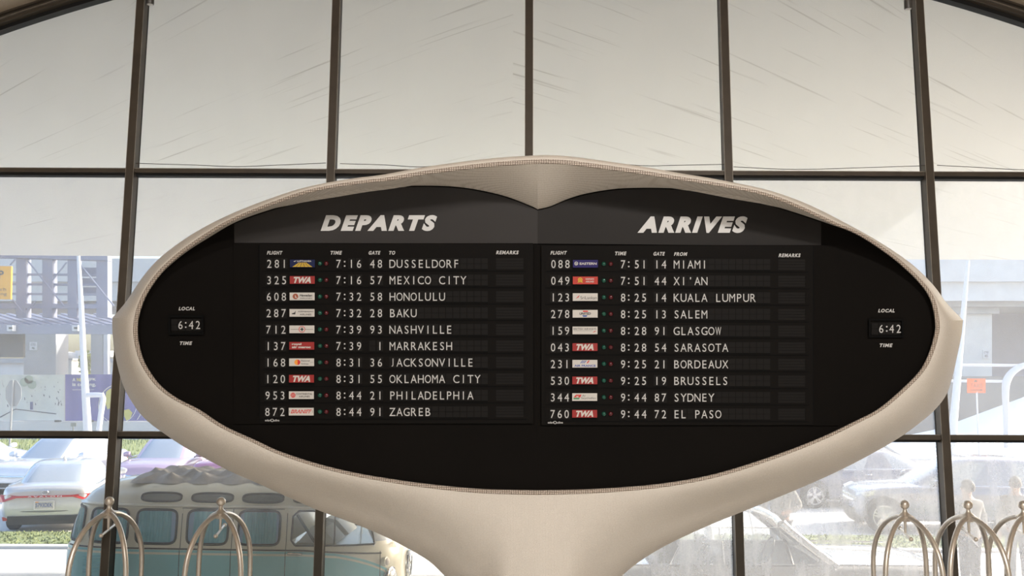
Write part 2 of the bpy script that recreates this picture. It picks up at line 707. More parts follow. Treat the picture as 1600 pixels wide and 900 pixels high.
def grass(name, x0, x1, y0, y1, z, count, hh):
    """turf with blades"""
    mb = MB()
    mb.box(x0, x1, y0, y1, -0.3, z)
    rnd = random.Random(3)
    for _ in range(count):
        x, y = rnd.uniform(x0, x1), rnd.uniform(y0, y1)
        a = rnd.uniform(0, 6.28)
        h = hh * rnd.uniform(0.5, 1.2)
        dx, dy = 0.02 * math.cos(a), 0.02 * math.sin(a)
        lx, ly = rnd.uniform(-.03, .03), rnd.uniform(-.03, .03)
        mb.face([(x - dx, y - dy, z), (x + dx, y + dy, z), (x + lx, y + ly, z + h)])
    o = mb.build(name, M['grass'])
    o['kind'] = 'stuff'
    return o


tag(grass('grass', -16, 16, 18.52, 20.35, -0.04, 9000, 0.05), 'grass strip between the road curb and the parked cars', 'grass')
tag(grass('grass', -30, 10, 37.0, 46, 0.05, 6000, 0.15), 'grass bank behind the parked cars, below the white barrier', 'grass')

# thin bird wires strung just above the upper transom
M['wire'] = mat('grey_wire', (0.10, 0.09, 0.08), 0.5, 0.6)


def wire(px, lbl):
    mb = MB()
    pts = []
    for (x, y) in spline(px, 8):
        X, S = wall_sx(x, y)
        pts.append(wp(X, S, -0.035))
    mb.tube(pts, 0.004, 6)
    tag(mb.build('bird_wire', M['wire']), lbl, 'wire', 'bird wires along the upper transom')


wire([(214, 256.5), (300, 259), (370, 261.5), (430, 259.5), (510, 256)], 'thin wire sagging above the upper bar, between first and second upright from the left')
wire([(532, 257), (600, 259), (660, 262), (712, 256)], 'thin wire above the upper bar, just left of the sign\'s peak')
wire([(935, 253), (1000, 260), (1060, 259.5), (1132, 258)], 'thin wire above the upper bar, just right of the sign\'s peak')
wire([(1145, 262), (1240, 266), (1340, 263.5), (1448, 260)], 'thin wire above the upper bar, ending at the fourth pane\'s right upright')
wire([(1462, 259.5), (1520, 262.5), (1600, 266.5), (1700, 264)], 'thin wire above the upper bar, running off from the rightmost upright')

# small down lights by the outer uprights
M['fixture'] = mat('grey_fixture_metal', (0.16, 0.155, 0.15), 0.4, 0.6)
M['lamp_face'] = mat('frosted_lamp_face', (0.75, 0.73, 0.68), 0.4)
for (px, ybot, lbl) in ((234.5, 7, 'small grey cylinder downlight hanging beside the second-leftmost upright'), (1419, 14, 'small grey cylinder downlight hanging beside the rightmost upright')):
    X, S = wall_sx(px, ybot)
    p = wp(X, S, -0.22)
    p = at_plane(px, ybot, p, WN)
    t = thing('downlight', lbl, 'lamp', p, 0, 'downlights on the window wall')
    hh = 0.32
    mb = MB()
    mb.lathe([(0.0, 0.0), (0.042, 0.0), (0.046, 0.01), (0.046, hh), (0.03, hh + 0.02), (0, hh + 0.02)], (0, 0, 0), seg=18)
    mb.build('housing', M['fixture'], t, smooth=True)
    mb = MB()
    mb.lathe([(0, -0.004), (0.034, -0.004), (0.034, 0.004), (0, 0.004)], (0, 0, 0), seg=16)
    mb.build('lens', M['lamp_face'], t)
    mb = MB()
    mb.tube([(0, 0, hh - 0.05), (0, 0.12, hh - 0.05), (0, 0.26, hh - 0.05)], 0.014, 8)
    mb.build('bracket', M['fixture'], t)

# ------------------------------------------------------------------ THE FLIGHT BOARD
M['tile'] = tile_mat('penny_tile', (0.68, 0.63, 0.57), (0.555, 0.50, 0.435), 92, 0.33, 0.52)
M['bead'] = tile_mat('bead_tile_band', (0.56, 0.48, 0.41), (0.20, 0.155, 0.12), 62, 0.28, 0.44)
M['black'] = mat('matt_black_panel', (0.0052, 0.0042, 0.0035), 0.6, 0, 0.10, 1.5, spec=0.05)
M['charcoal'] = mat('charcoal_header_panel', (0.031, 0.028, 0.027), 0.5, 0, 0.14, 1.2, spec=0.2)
M['module'] = mat('black_flap_module', (0.0062, 0.0053, 0.0046), 0.55, spec=0.06)
M['cell'] = mat('flap_cell', (0.0110, 0.0100, 0.0093), 0.5, spec=0.08)
M['slot'] = mat('slot_black', (0.004, 0.004, 0.004), 0.7, spec=0.05)
M['white_ink'] = mat('white_lettering', (0.48, 0.47, 0.462), 0.55)
M['head_ink'] = mat('white_heading_lettering', (0.60, 0.595, 0.59), 0.55)
M['plate_white'] = mat('white_plate', (0.54, 0.51, 0.475), 0.4)
M['plate_red'] = mat('red_plate', (0.27, 0.011, 0.010), 0.5)
M['plate_orange_red'] = mat('orange_red_plate', (0.42, 0.024, 0.012), 0.5)
M['plate_blue'] = mat('navy_plate', (0.010, 0.015, 0.062), 0.5, spec=0.2)
M['plate_violet'] = mat('indigo_plate', (0.022, 0.016, 0.105), 0.5, spec=0.2)
M['yellow'] = mat('yellow_ink', (0.56, 0.36, 0.02), 0.5)
M['red_ink'] = mat('red_ink', (0.55, 0.025, 0.02), 0.5)
M['black_ink'] = mat('black_ink', (0.03, 0.028, 0.028), 0.5)
M['blue_ink'] = mat('blue_ink', (0.03, 0.07, 0.30), 0.5)
M['orange_ink'] = mat('orange_ink', (0.80, 0.30, 0.04), 0.5)
M['brown_ink'] = mat('russet_ink', (0.30, 0.07, 0.03), 0.5)
M['green_ink'] = mat('green_ink', (0.03, 0.20, 0.07), 0.5)
M['green_lens'] = mat('green_lamp_lens', (0.004, 0.060, 0.038), 0.2)
M['red_lens'] = mat('red_lamp_lens', (0.070, 0.004, 0.007), 0.2)
M['scuff'] = mat('scuff_mark', (0.012, 0.009, 0.008), 0.6)

D = 6.94
CX = 840.0
R0 = at_y(CX, 520, D)
TILT = R(4)
EY = Vector((0, -math.sin(TILT), math.cos(TILT)))
EXR = Vector((math.cos(R(3)), math.sin(R(3)), 0))
EXL = Vector((math.cos(R(2.2)), -math.sin(R(2.2)), 0))
NR = EXR.cross(EY).normalized()
NL = EXL.cross(EY).normalized()
if NR.y > 0:
    NR = -NR
if NL.y > 0:
    NL = -NL


def P(px, py, off=0.0):
    """point of the folded board face seen at px, py; off metres proud of it"""
    nn = NL if px < CX else NR
    d = ray(px, py)
    nf = Vector((0, -math.cos(TILT), -math.sin(TILT)))
    return CAM + d * ((R0 + nf * off - CAM).dot(nn) / d.dot(nn))


base = P(CX, 520)
BO = Vector((base.x, base.y + 0.35, 0))
board = thing('flight_board', 'oval black split-flap departures and arrivals board in a beige tiled sculptural pedestal', 'flight board', BO)


def bb(mb, name, mats, parent=None, **k):
    return mb.build(name, mats, parent or board, BO, **k)


# traced outlines
in_r = [(840, 327), (859, 322.6), (887, 311), (916, 302.5), (959, 295.5), (1002, 293.5), (1060, 294.7), (1102, 300), (1174, 312.5), (1236, 330),
        (1299, 351), (1327, 361), (1355, 376), (1399, 407), (1436, 442), (1454, 470), (1461, 505), (1459, 525), (1451, 552), (1437, 579), (1408, 609),
        (1372, 639), (1336, 658), (1275, 686.7), (1194, 717), (1112, 741.6), (1031, 755.8), (950, 762.7), (895, 765), (840, 766)]
in_l = [(840, 327), (830, 322), (801, 310.5), (772, 302), (729, 293.8), (686, 290.4), (634, 290.4), (600, 292.7), (550, 299), (500, 308), (458, 318), (419, 328.6),
        (369, 346.7), (330, 369), (291, 394), (258, 421.7), (238, 446.7), (224.5, 471.7), (216.5, 500), (216, 527), (223.7, 560), (238, 586),
        (255, 606), (280, 624), (312, 640), (350, 665), (400, 688), (437, 705), (494, 723.8), (552, 738), (610, 748), (668, 756), (750, 763.7), (840, 766)]
out_rt = [(840, 243), (850, 242.4), (887, 244), (945, 251.5), (1002, 260), (1060, 270), (1130, 282), (1200, 297), (1262, 319), (1324, 350), (1374, 378), (1424, 412),
          (1458, 445), (1480, 474.5), (1505, 500.5)]
out_rb = [(1505, 500.5), (1502, 525.7), (1496, 555), (1488, 590), (1478, 618), (1460, 641), (1433, 664), (1397, 689), (1336, 723), (1275, 752), (1194, 786),
          (1112, 819), (1051, 847), (1011, 869.5), (978, 894), (958, 916), (944, 942), (937, 972), (934, 1010), (933, 1090), (935, 1180), (942, 1262), (840, 1262)]
out_lt = [(840, 243), (830, 243), (772, 247), (715, 253.6), (657, 262), (600, 272.5), (550, 279), (500, 287.5), (458, 298), (402, 317.5), (358, 335.6), (319, 355),
          (285, 376), (249, 403.6), (222, 434), (196.7, 471.7), (175.5, 496.5)]
out_lb = [(175.5, 496.5), (175.5, 517), (179.6, 553), (190.6, 597), (205, 626.6), (227, 655), (260, 680), (289, 699), (318, 715), (361, 737), (400, 754),
          (437, 771), (494, 796), (552, 817.6), (596, 836), (630, 853), (668, 875), (692, 897), (716, 921), (733, 946), (742, 976), (745, 1012), (746, 1090),
          (744, 1180), (736, 1262), (840, 1262)]
CEN = np.array([840.0, 520.0])


def polar(pieces):
    ang, rad = [], []
    for pc in pieces:
        for q in spline(pc, 8):
            d = q - CEN
            ang.append(math.atan2(-d[1], d[0]))
            rad.append(np.hypot(*d))
    ang, rad = np.array(ang), np.array(rad)
    o = np.argsort(ang)
    ang, rad = ang[o], rad[o]
    return np.concatenate([ang - 2 * math.pi, ang, ang + 2 * math.pi]), np.tile(rad, 3)


PI_A = polar([in_r, in_l])
PO_A = polar([out_rt, out_rb[:-2], out_lt, out_lb[:-2]])
NA = 480


def r_in(t):
    return float(np.interp(t, *PI_A))


YB = 1262.0


def r_out(t):
    s = math.sin(t)
    r0_ = float(np.interp(t, *PO_A))
    aL = math.atan2(-(YB - 520), -(840 - 736))
    aR = math.atan2(-(YB - 520), 942 - 840)
    if aL <= t <= aR:
        return (YB - 520) / -s
    return r0_


def sm(a, c, x):
    x = min(1, max(0, (x - a) / (c - a)))
    return x * x * (3 - 2 * x)


angs = [-math.pi + 2 * math.pi * k / NA for k in range(NA)]
extra = [math.atan2(-(500.5 - 520), 1505 - 840), math.atan2(-(496.5 - 520), 175.5 - 840)]
angs = sorted(angs + extra)
KR = 20
_rb, _lb = np.array(spline(out_rb, 6)), np.array(spline(out_lb, 6))


def half_w(x, y):
    q_ = _rb if x >= 0 else _lb
    return abs(float(np.interp(y, q_[:-7, 1], q_[:-7, 0])) - 840)


rings_hood, rings_band, rings_lip, ring_in, ring_out = [], [], [], [], []
for t in angs:
    c_, s_ = math.cos(t), -math.sin(t)
    ri, ro = r_in(t), r_out(t)
    w = ro - ri
    # how much of a hood: 1 over the top, 0 below
    el = math.atan2(math.sin(t), abs(math.cos(t)) + 1e-9)
    hood = sm(R(4), R(34), el)
    bw = 7.0
    d1 = max(0.3, hood * max(0.3, (w - bw - 6.5)))
    d1 = min(d1, w - bw - 1.0)
    ob = 0.05 + 0.38 * hood
    oo = -0.52 + 0.89 * sm(R(-2), R(36), el)

    def pt(r_, off):
        x = 840 + c_ * r_
        y = 520 + s_ * r_
        if abs(x - 840) < 1e-6:
            x = 840.0
        q = P(x, y, off)
        if q.z < 0:
            q.z = 0.0
        return q
    ring_in.append((840 + c_ * ri, 520 + s_ * ri))
    hrow = []
    for k in range(7):
        u = k / 6
        hrow.append(pt(ri + d1 * u, ob * (u ** 0.8)))
    rings_hood.append(hrow)
    rings_band.append([pt(ri + d1, ob), pt(ri + d1 + bw * 0.15, ob + 0.007), pt(ri + d1 + bw * 0.85, ob + 0.007), pt(ri + d1 + bw, ob)])
    lrow = []
    lw = w - d1 - bw
    for k in range(KR + 1):
        u = math.sin(k / KR * math.pi / 2) if k < KR else 1.0
        f_ = 1 - math.sqrt(max(0, 1 - u * u))
        x = c_ * (ri + d1 + bw + lw * u)
        wq = sm(R(-18), R(-50), el)
        if wq > 0:
            q = min(1.0, abs(x) / half_w(x, 520 + s_ * (ri + d1 + bw + lw * u)))
            fq = (0.32 * q + 0.68 * (1 - math.sqrt(max(0.0, 1 - q * q)))) * sm(0, 0.75, u)
            if k == KR and abs(840 + c_ * ro - 840) > 104:
                fq = 1.0
            f_ = f_ * (1 - wq) + fq * wq
        lrow.append(pt(ri + d1 + bw + lw * u, ob + (oo - ob) * f_))
    rings_lip.append(lrow)
mb = MB()
mb.grid(rings_hood + [rings_hood[0]])
mb.grid(rings_lip + [rings_lip[0]])
back = []
for row in rings_lip:
    e = row[-1]
    up_ = 1 if e.z > 2.0 else 0
    q = Vector((base.x + (e.x - base.x) * (0.97 if up_ else 1.0), e.y + 0.30, e.z - (0.02 if up_ else 0)))
    q2 = Vector((base.x + (e.x - base.x) * 0.9, max(e.y + 0.30, base.y + 0.85), e.z if not up_ else max(2.0, 3.4 + (e.z - 3.4) * 0.9)))
    back.append([e, q, q2])
mb.grid(back + [back[0]])
mb.face([r_[-1] for r_ in back])
shell = bb(mb, 'sculpted_shell', M['tile'], smooth=True, autosmooth=R(24))
mb = MB()
mb.grid(rings_band + [rings_band[0]])
bb(mb, 'bead_band', M['bead'], smooth=True)

# black face, one board either side of the fold
for side, nm in ((-1, 'left'), (1, 'right')):
    pts = [q for q in ring_in if (q[0] - 840) * side > 1e-6]
    if side < 0:
        # order from the top fold anticlockwise to the bottom fold
        pts = sorted(pts, key=lambda q: -math.atan2(520 - q[1], q[0] - 840) if q[1] > 520 else -math.atan2(520 - q[1], q[0] - 840))
        pts = sorted(pts, key=lambda q: (math.atan2(520 - q[1], q[0] - 840)) % (2 * math.pi))
    else:
        pts = sorted(pts, key=lambda q: -math.atan2(520 - q[1], q[0] - 840))
    e = 839.9999 if side < 0 else 840.0
    poly = [(e, 327.5)] + pts + [(e, 766)]
    mb = MB()
    mb.slab([P(x, y, 0.0) for x, y in poly], Vector((0, 0.03, 0)))
    bb(mb, 'face_panel', M['black'])


def rect_mb(mb, x0, y0, x1, y1, off, mi=0, th=None):
    q = [(x0, y0), (x1, y0), (x1, y1), (x0, y1)]
    if th is None:
        mb.face([P(x, y, off) for x, y in q], mi)
    else:
        mb.hexa([P(x, y, off) for x, y in q] + [P(x, y, off - th) for x, y in q], mi)


# headers
hl = [q for q in ring_in if q[0] <= 839.5 and q[1] < 378 and q[0] > 366]
hl = sorted(hl, key=lambda q: q[0])
mb = MB()
pts = [(366, 379.5), (366, hl[0][1] + 3)] + [(x, y + 2) for x, y in hl] + [(839.9, 329), (839.9, 380.5)]
mb.slab([P(x, y, 0.012) for x, y in pts], Vector((0, 0.012, 0)))
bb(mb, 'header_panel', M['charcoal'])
hr = sorted([q for q in ring_in if 840.5 <= q[0] < 1283 and q[1] < 378], key=lambda q: q[0])
mb = MB()
pts = [(840.0, 380.5), (840.0, 329)] + [(x, y + 2) for x, y in hr] + [(1283, hr[-1][1] + 3), (1283, 384.5)]
mb.slab([P(x, y, 0.012) for x, y in pts], Vector((0, 0.012, 0)))
M['charcoal_shaded'] = mat('charcoal_header_panel_shaded', (0.019, 0.017, 0.016), 0.5, 0, 0.14, 1.2, spec=0.15)  # shaded copy of the header charcoal, for the dimmer right half
bb(mb, 'header_panel', M['charcoal_shaded'])


def words(name, s, x0, y0, x1, y1, off, parent=None, bold=0.0, shear=0.0, ink='white_ink', space=1.0, label=None):
    mb = MB()
    letters(mb, s, x0, y0, x1, y1, lambda x, y: P(x, y, off), 0, bold, shear, space)
    o = bb(mb, name, M[ink], parent)
    if label:
        o['label'] = label
    return o


words('heading', 'DEPARTS', 501, 336, 683, 361, 0.016, bold=0.066, shear=0.30, ink='head_ink', space=1.30, label='white slanted heading reading DEPARTS')
words('heading', 'ARRIVES', 996, 338, 1168, 364, 0.016, bold=0.066, shear=0.30, ink='head_ink', space=1.30, label='white slanted heading reading ARRIVES')
# dark scuff below the rim on the left header
mb = MB()
for poly in (((671, 303), (679, 306), (690, 303), (699, 299), (692, 305), (684, 310), (676, 320), (674, 311)),):
    mb.face([P(x, y, 0.0145) for x, y in poly])
for k in range(9):
    x = 420 + k * 17 + (k * 7) % 5
    y = 318 - k * 1.7
    mb.face([P(x, y, 0.0145), P(x + 1.2, y, 0.0145), P(x + 0.9, y + 6 + (k * 5) % 7, 0.0145)])
bb(mb, 'scuff_marks', M['scuff'])

# cabinets behind the rows
cabs = {}
for side, (x0, y0, x1, y1), inner in ((0, (365, 380, 833, 662.5), (405, 833)), (1, (846, 383, 1310, 665), (846, 1271))):
    mb = MB()
    rect_mb(mb, x0, y0, x1, y1, 0.014, 0, 0.014)
    mb.hexa([P(x, y, 0.022) for x, y in ((inner[0], y0 + 1), (inner[1], y0 + 1), (inner[1], y1 - 1), (inner[0], y1 - 1))] +
            [P(x, y, 0.012) for x, y in ((inner[0], y0 + 1), (inner[1], y0 + 1), (inner[1], y1 - 1), (inner[0], y1 - 1))], 1)
    xe = inner[0] if side == 0 else inner[1]
    rect_mb(mb, xe - 0.8, y0 + 1, xe + 0.8, y1 - 1, 0.0225, 2)
    cabs[side] = bb(mb, 'flap_cabinet', [M['black'], M['module'], M['slot']])

LH = [('FLIGHT', 417, 441.5, 395), ('TIME', 516.5, 534.5, 395), ('GATE', 576, 594.5, 395), ('TO', 608, 617.5, 395), ('REMARKS', 775, 810.5, 394.5)]
RH = [('FLIGHT', 860, 886, 395), ('TIME', 961, 979, 396), ('GATE', 1021, 1039, 396.5), ('FROM', 1053, 1074, 397), ('REMARKS', 1216.5, 1251, 399)]
for s_, x0, x1, yc in LH + RH:
    words('column_heading', s_, x0, yc - 2.9, x1, yc + 2.9, 0.0245, bold=0.042, shear=0.25, space=1.22)
for x0, x1, yc in ((414, 436.5, 656.8), (856, 879.5, 660.2)):
    mb = MB()
    fn = lambda x, y: P(x, y, 0.0245)
    letters(mb, 'solari', x0, yc - 1.8, x0 + 9, yc + 1.6, fn, 0, 0.02)
    letters(mb, 'udine', x0 + 13.4, yc - 1.8, x1, yc + 1.6, fn, 0, 0.02)
    for k in range(16):
        a0, a1 = k / 16 * 2 * math.pi, (k + 1) / 16 * 2 * math.pi
        mb.face([fn(x0 + 11.2 + math.cos(a) * r_, yc + math.sin(a) * r_) for a, r_ in ((a0, 2.4), (a1, 2.4), (a1, 1.6), (a0, 1.6))])
    bb(mb, 'maker_mark', M['white_ink'])

CH_H = 12.6


def flap_text(mb, s, xs, yc, off):
    """one character to each flap; xs are the flap centres"""
    fn = lambda x, y: P(x, y, off)
    for ch, xc in zip(s, xs):
        if ch == ' ':
            continue
        if ch == ':':
            for dy in (-3.4, 3.4):
                mb.face([fn(xc + a, yc + dy + c) for a, c in ((-1.1, -1.1), (1.1, -1.1), (1.1, 1.1), (-1.1, 1.1))])
            continue
        if ch == "'":
            mb.face([fn(xc + a, yc + c) for a, c in ((-1, -6), (1, -6), (0.6, -2.6), (-0.6, -2.6))])
            continue
        c2 = 'I' if ch == '1' else ch
        u, f, a = text_geo(c2, 0.0)
        w = min(CH_H * a * 0.86, 9.6)
        if ch in 'MW':
            w = 9.0
        x0 = xc - w / 2
        letters(mb, c2, x0, yc - CH_H / 2, x0 + w, yc + CH_H / 2, fn, 0, 0.0)


def disc(mb, cx, cy, r0, r1, fn, mi, a0=0, a1=360, n_=20):
    for k in range(n_):
        p, q = R(a0 + (a1 - a0) * k / n_), R(a0 + (a1 - a0) * (k + 1) / n_)
        if r0 <= 0:
            mb.face([fn(cx, cy), fn(cx + math.cos(p) * r1, cy + math.sin(p) * r1), fn(cx + math.cos(q) * r1, cy + math.sin(q) * r1)], mi)
        else:
            mb.face([fn(cx + math.cos(a) * r_, cy + math.sin(a) * r_) for a, r_ in ((p, r0), (p, r1), (q, r1), (q, r0))], mi)


def poly(mb, pts, fn, mi):
    mb.face([fn(x, y) for x, y in pts], mi)


def plate(kind, x0, y0, parent, lbl):
    """airline name plate 39 x 12, ink on top of the plate"""
    W, H = 39.0, 12.0
    x1, y1 = x0 + W, y0 + H
    basem = {'T': 'plate_red', 'L': 'plate_blue', 'R': 'plate_red', 'E': 'plate_violet', 'X': 'plate_orange_red'}.get(kind, 'plate_white')
    mats = [M[basem]]
    mb = MB()
    rect_mb(mb, x0, y0, x1, y1, 0.036, 0, 0.008)
    f1 = lambda x, y: P(x0 + x, y0 + y, 0.0366)
    f2 = lambda x, y: P(x0 + x, y0 + y, 0.0371)

    def ink(nm):
        if M[nm] not in mats:
            mats.append(M[nm])
        return mats.index(M[nm])
    T = lambda s, a, b_, c, d, col, bold=0.02, sh=0.0, f=f1: letters(mb, s, a, b_, c, d, f, ink(col), bold, sh)
    rr = lambda a, b_, c, d, col, f=f1: poly(mb, [(a, b_), (c, b_), (c, d), (a, d)], f, ink(col))
    if kind == 'T':
        T('TWA', 6, 1.2, 33, 11, 'plate_white', 0.05, 0.3)
    elif kind == 'L':
        T('LUFTHANSA', 11, 1.0, 33.5, 3.6, 'plate_white', 0.03)
        poly(mb, [(5.5, 2.6), (10, 1.2), (8.2, 3.2), (6.6, 3.4)], f1, ink('plate_white'))
        for r_ in range(3):
            ya, yb = 4.6 + r_ * 2.35, 6.6 + r_ * 2.35
            for c in range(5):
                def xx(k, y):
                    sp_ = 12 + (y - 4.4) * 2.9
                    return 19.5 + (k / 5 - 0.5) * sp_ * 1.0
                poly(mb, [(xx(c, ya) + .35, ya), (xx(c + 1, ya) - .35, ya), (xx(c + 1, yb) - .35, yb), (xx(c, yb) + .35, yb)], f1, ink('yellow'))
    elif kind == 'H':
        disc(mb, 9, 6, 0, 4.4, f1, ink('brown_ink'))
        poly(mb, [(8.4, 3.2), (10.2, 6.8), (12, 8.4), (8.4, 8)], f2, ink('plate_white'))
        T('Hawaiian', 15.5, 2.4, 35, 6.2, 'black_ink', 0.03, 0.2)
        T('AIRLINES', 16, 8, 35, 9.8, 'black_ink', 0.01, 0, f1)
    elif kind == 'Z':
        poly(mb, [(3, 7.2), (7.5, 5.6), (9.5, 2.6), (9, 8.4), (4, 8)], f1, ink('black_ink'))
        T('AZERBAIJAN', 13, 2.8, 37, 5.6, 'black_ink', 0.01)
        T('AIRLINES', 16, 7.2, 34, 10, 'black_ink', 0.01)
    elif kind == 'N':
        rr(2, 5.8, 37, 6.2, 'black_ink')
        disc(mb, 19.5, 6, 4.1, 5.0, f2, ink('red_ink'))
        disc(mb, 19.5, 6, 0, 4.1, f2, 0)
        poly(mb, [(17, 5), (22, 5), (22, 7), (17, 7)], lambda x, y: P(x0 + x, y0 + y, 0.0376), ink('black_ink'))
        poly(mb, [(19, 3), (20.4, 3), (20.4, 9), (19, 9)], lambda x, y: P(x0 + x, y0 + y, 0.0378), ink('black_ink'))
    elif kind == 'R':
        T('royal', 4, 1.6, 19, 5.8, 'plate_white', 0.05)
        T('air maroc', 4, 6.4, 33.5, 9.8, 'plate_white', 0.05)
    elif kind == 'A':
        disc(mb, 12.5, 6, 0, 4.4, f1, ink('orange_ink'))
        disc(mb, 13.2, 6, 0, 4.2, f2, ink('red_ink'), -90, 90)
        T('National', 18.5, 2.0, 32, 5.0, 'black_ink', 0.0)
        T('Airlines', 18.5, 7.0, 30, 9.8, 'black_ink', 0.0)
        rr(33, 5.8, 38, 6.1, 'black_ink')
    elif kind == 'C':
        disc(mb, 6.5, 6, 0, 4.0, f1, ink('red_ink'))
        for k in range(3):
            poly(mb, [(3.2, 4.2 + k * 1.7), (10, 3.6 + k * 1.7), (10, 4.0 + k * 1.7), (3.2, 4.7 + k * 1.7)], f2, ink('plate_white'))
        T('CONTINENTAL', 11, 2.6, 36.5, 5.4, 'black_ink', 0.015)
        T('AIRLINES', 15.5, 6.8, 32.5, 9.4, 'black_ink', 0.015)
    elif kind == 'B':
        T('BRANIFF', 3, 2.8, 36, 8.6, 'red_ink', 0.03, 0.3)
        rr(3, 5.5, 36, 6.0, 'plate_white', f2)
        rr(1.2, 4, 1.6, 8, 'black_ink')
        rr(37.2, 4, 37.6, 8, 'black_ink')
    elif kind == 'E':
        disc(mb, 5.2, 5.6, 1.9, 2.9, f1, ink('plate_white'))
        poly(mb, [(4, 4.6), (6.6, 5.6), (6.4, 7), (4.4, 6.4)], f1, ink('plate_white'))
        T('EASTERN', 10.5, 4.0, 37, 7.6, 'plate_white', 0.03)
    elif kind == 'X':
        disc(mb, 11.5, 5.0, 2.0, 3.6, f1, ink('yellow'))
        poly(mb, [(7, 9.6), (8.6, 7.6), (14.4, 7.6), (16, 9.6), (11.5, 8.6)], f1, ink('yellow'))
        disc(mb, 11.5, 5.2, 0, 1.5, f2, ink('yellow'))
        T('HAINAN', 20, 2.4, 33, 5.2, 'plate_white', 0.02)
        T('AIRLINES', 20, 6.6, 33, 9.2, 'plate_white', 0.02)
    elif kind == 'S':
        poly(mb, [(4.5, 8.6), (8, 5.0), (11, 2.8), (9, 6.4)], f1, ink('red_ink'))
        T('SriLankan', 12, 4.6, 37.5, 9.4, 'black_ink', -0.004)
    elif kind == 'U':
        poly(mb, [(16, 1.2), (24, 1.2), (24, 3.2), (16, 3.2)], f1, ink('red_ink'))
        T('UNITED', 10.5, 4.0, 28.5, 7.6, 'black_ink', 0.04, 0.2)
        poly(mb, [(15, 8.4), (23, 8.4), (21.5, 10.8), (16.5, 10.8)], f1, ink('blue_ink'))
    elif kind == 'G':
        T('BRITISH AIRWAYS', 1.6, 2.2, 37, 5.2, 'black_ink', 0.0)
        poly(mb, [(31, 9.6), (34, 7.2), (37.4, 6.4), (34.6, 8.4)], f1, ink('red_ink'))
        rr(2, 6.4, 31, 6.7, 'black_ink')
    elif kind == 'F':
        for k in range(3):
            poly(mb, [(12 + k * 2.6, 5.2), (15.6 + k * 2.6, 1.0), (17.0 + k * 2.6, 1.0), (13.4 + k * 2.6, 5.2)], f1, ink('blue_ink'))
        poly(mb, [(22, 5.2), (25, 1.0), (27, 1.0), (24, 5.2)], f1, ink('red_ink'))
        T('AIR FRANCE', 3, 7.4, 36.5, 10.8, 'blue_ink', 0.03)
    elif kind == 'Y':
        poly(mb, [(2, 6.5), (6, 2.2), (14.5, 2.2), (12.5, 6.5)], f1, ink('red_ink'))
        poly(mb, [(2, 7.2), (12, 7.2), (10.5, 9.4), (2, 9.4)], f1, ink('green_ink'))
        poly(mb, [(5.5, 5.2), (8, 3.6), (8.6, 5), (11.5, 3.0), (8.6, 6.4)], f2, ink('plate_white'))
        T('Air', 15.8, 2.0, 21, 5.4, 'black_ink', -0.004)
        T('Seychelles', 14, 6.0, 37, 10, 'black_ink', -0.004)
    o = bb(mb, 'airline_plate', mats, parent)
    o['label'] = lbl
    return o


ROWS_L = [('281', 'L', '7:16', '48', 'DUSSELDORF'), ('325', 'T', '7:16', '57', 'MEXICO CITY'), ('608', 'H', '7:32', '58', 'HONOLULU'), ('287', 'Z', '7:32', '28', 'BAKU'),
          ('712', 'N', '7:39', '93', 'NASHVILLE'), ('137', 'R', '7:39', ' 1', 'MARRAKESH'), ('168', 'A', '8:31', '36', 'JACKSONVILLE'), ('120', 'T', '8:31', '55', 'OKLAHOMA CITY'),
          ('953', 'C', '8:44', '21', 'PHILADELPHIA'), ('872', 'B', '8:44', '91', 'ZAGREB')]
ROWS_R = [('088', 'E', '7:51', '14', 'MIAMI'), ('049', 'X', '7:51', '44', "XI'AN"), ('123', 'S', '8:25', '14', 'KUALA LUMPUR'), ('278', 'U', '8:25', '13', 'SALEM'),
          ('159', 'G', '8:28', '91', 'GLASGOW'), ('043', 'T', '8:28', '54', 'SARASOTA'), ('231', 'F', '9:25', '21', 'BORDEAUX'), ('530', 'T', '9:25', '19', 'BRUSSELS'),
          ('344', 'Y', '9:44', '87', 'SYDNEY'), ('760', 'T', '9:44', '72', 'EL PASO')]
PCOL = {'T': 'red plate with white letters', 'L': 'dark blue plate with a yellow grid', 'R': 'red plate with two lines of white letters', 'E': 'indigo plate with white letters',
        'X': 'orange-red plate with a yellow emblem'}
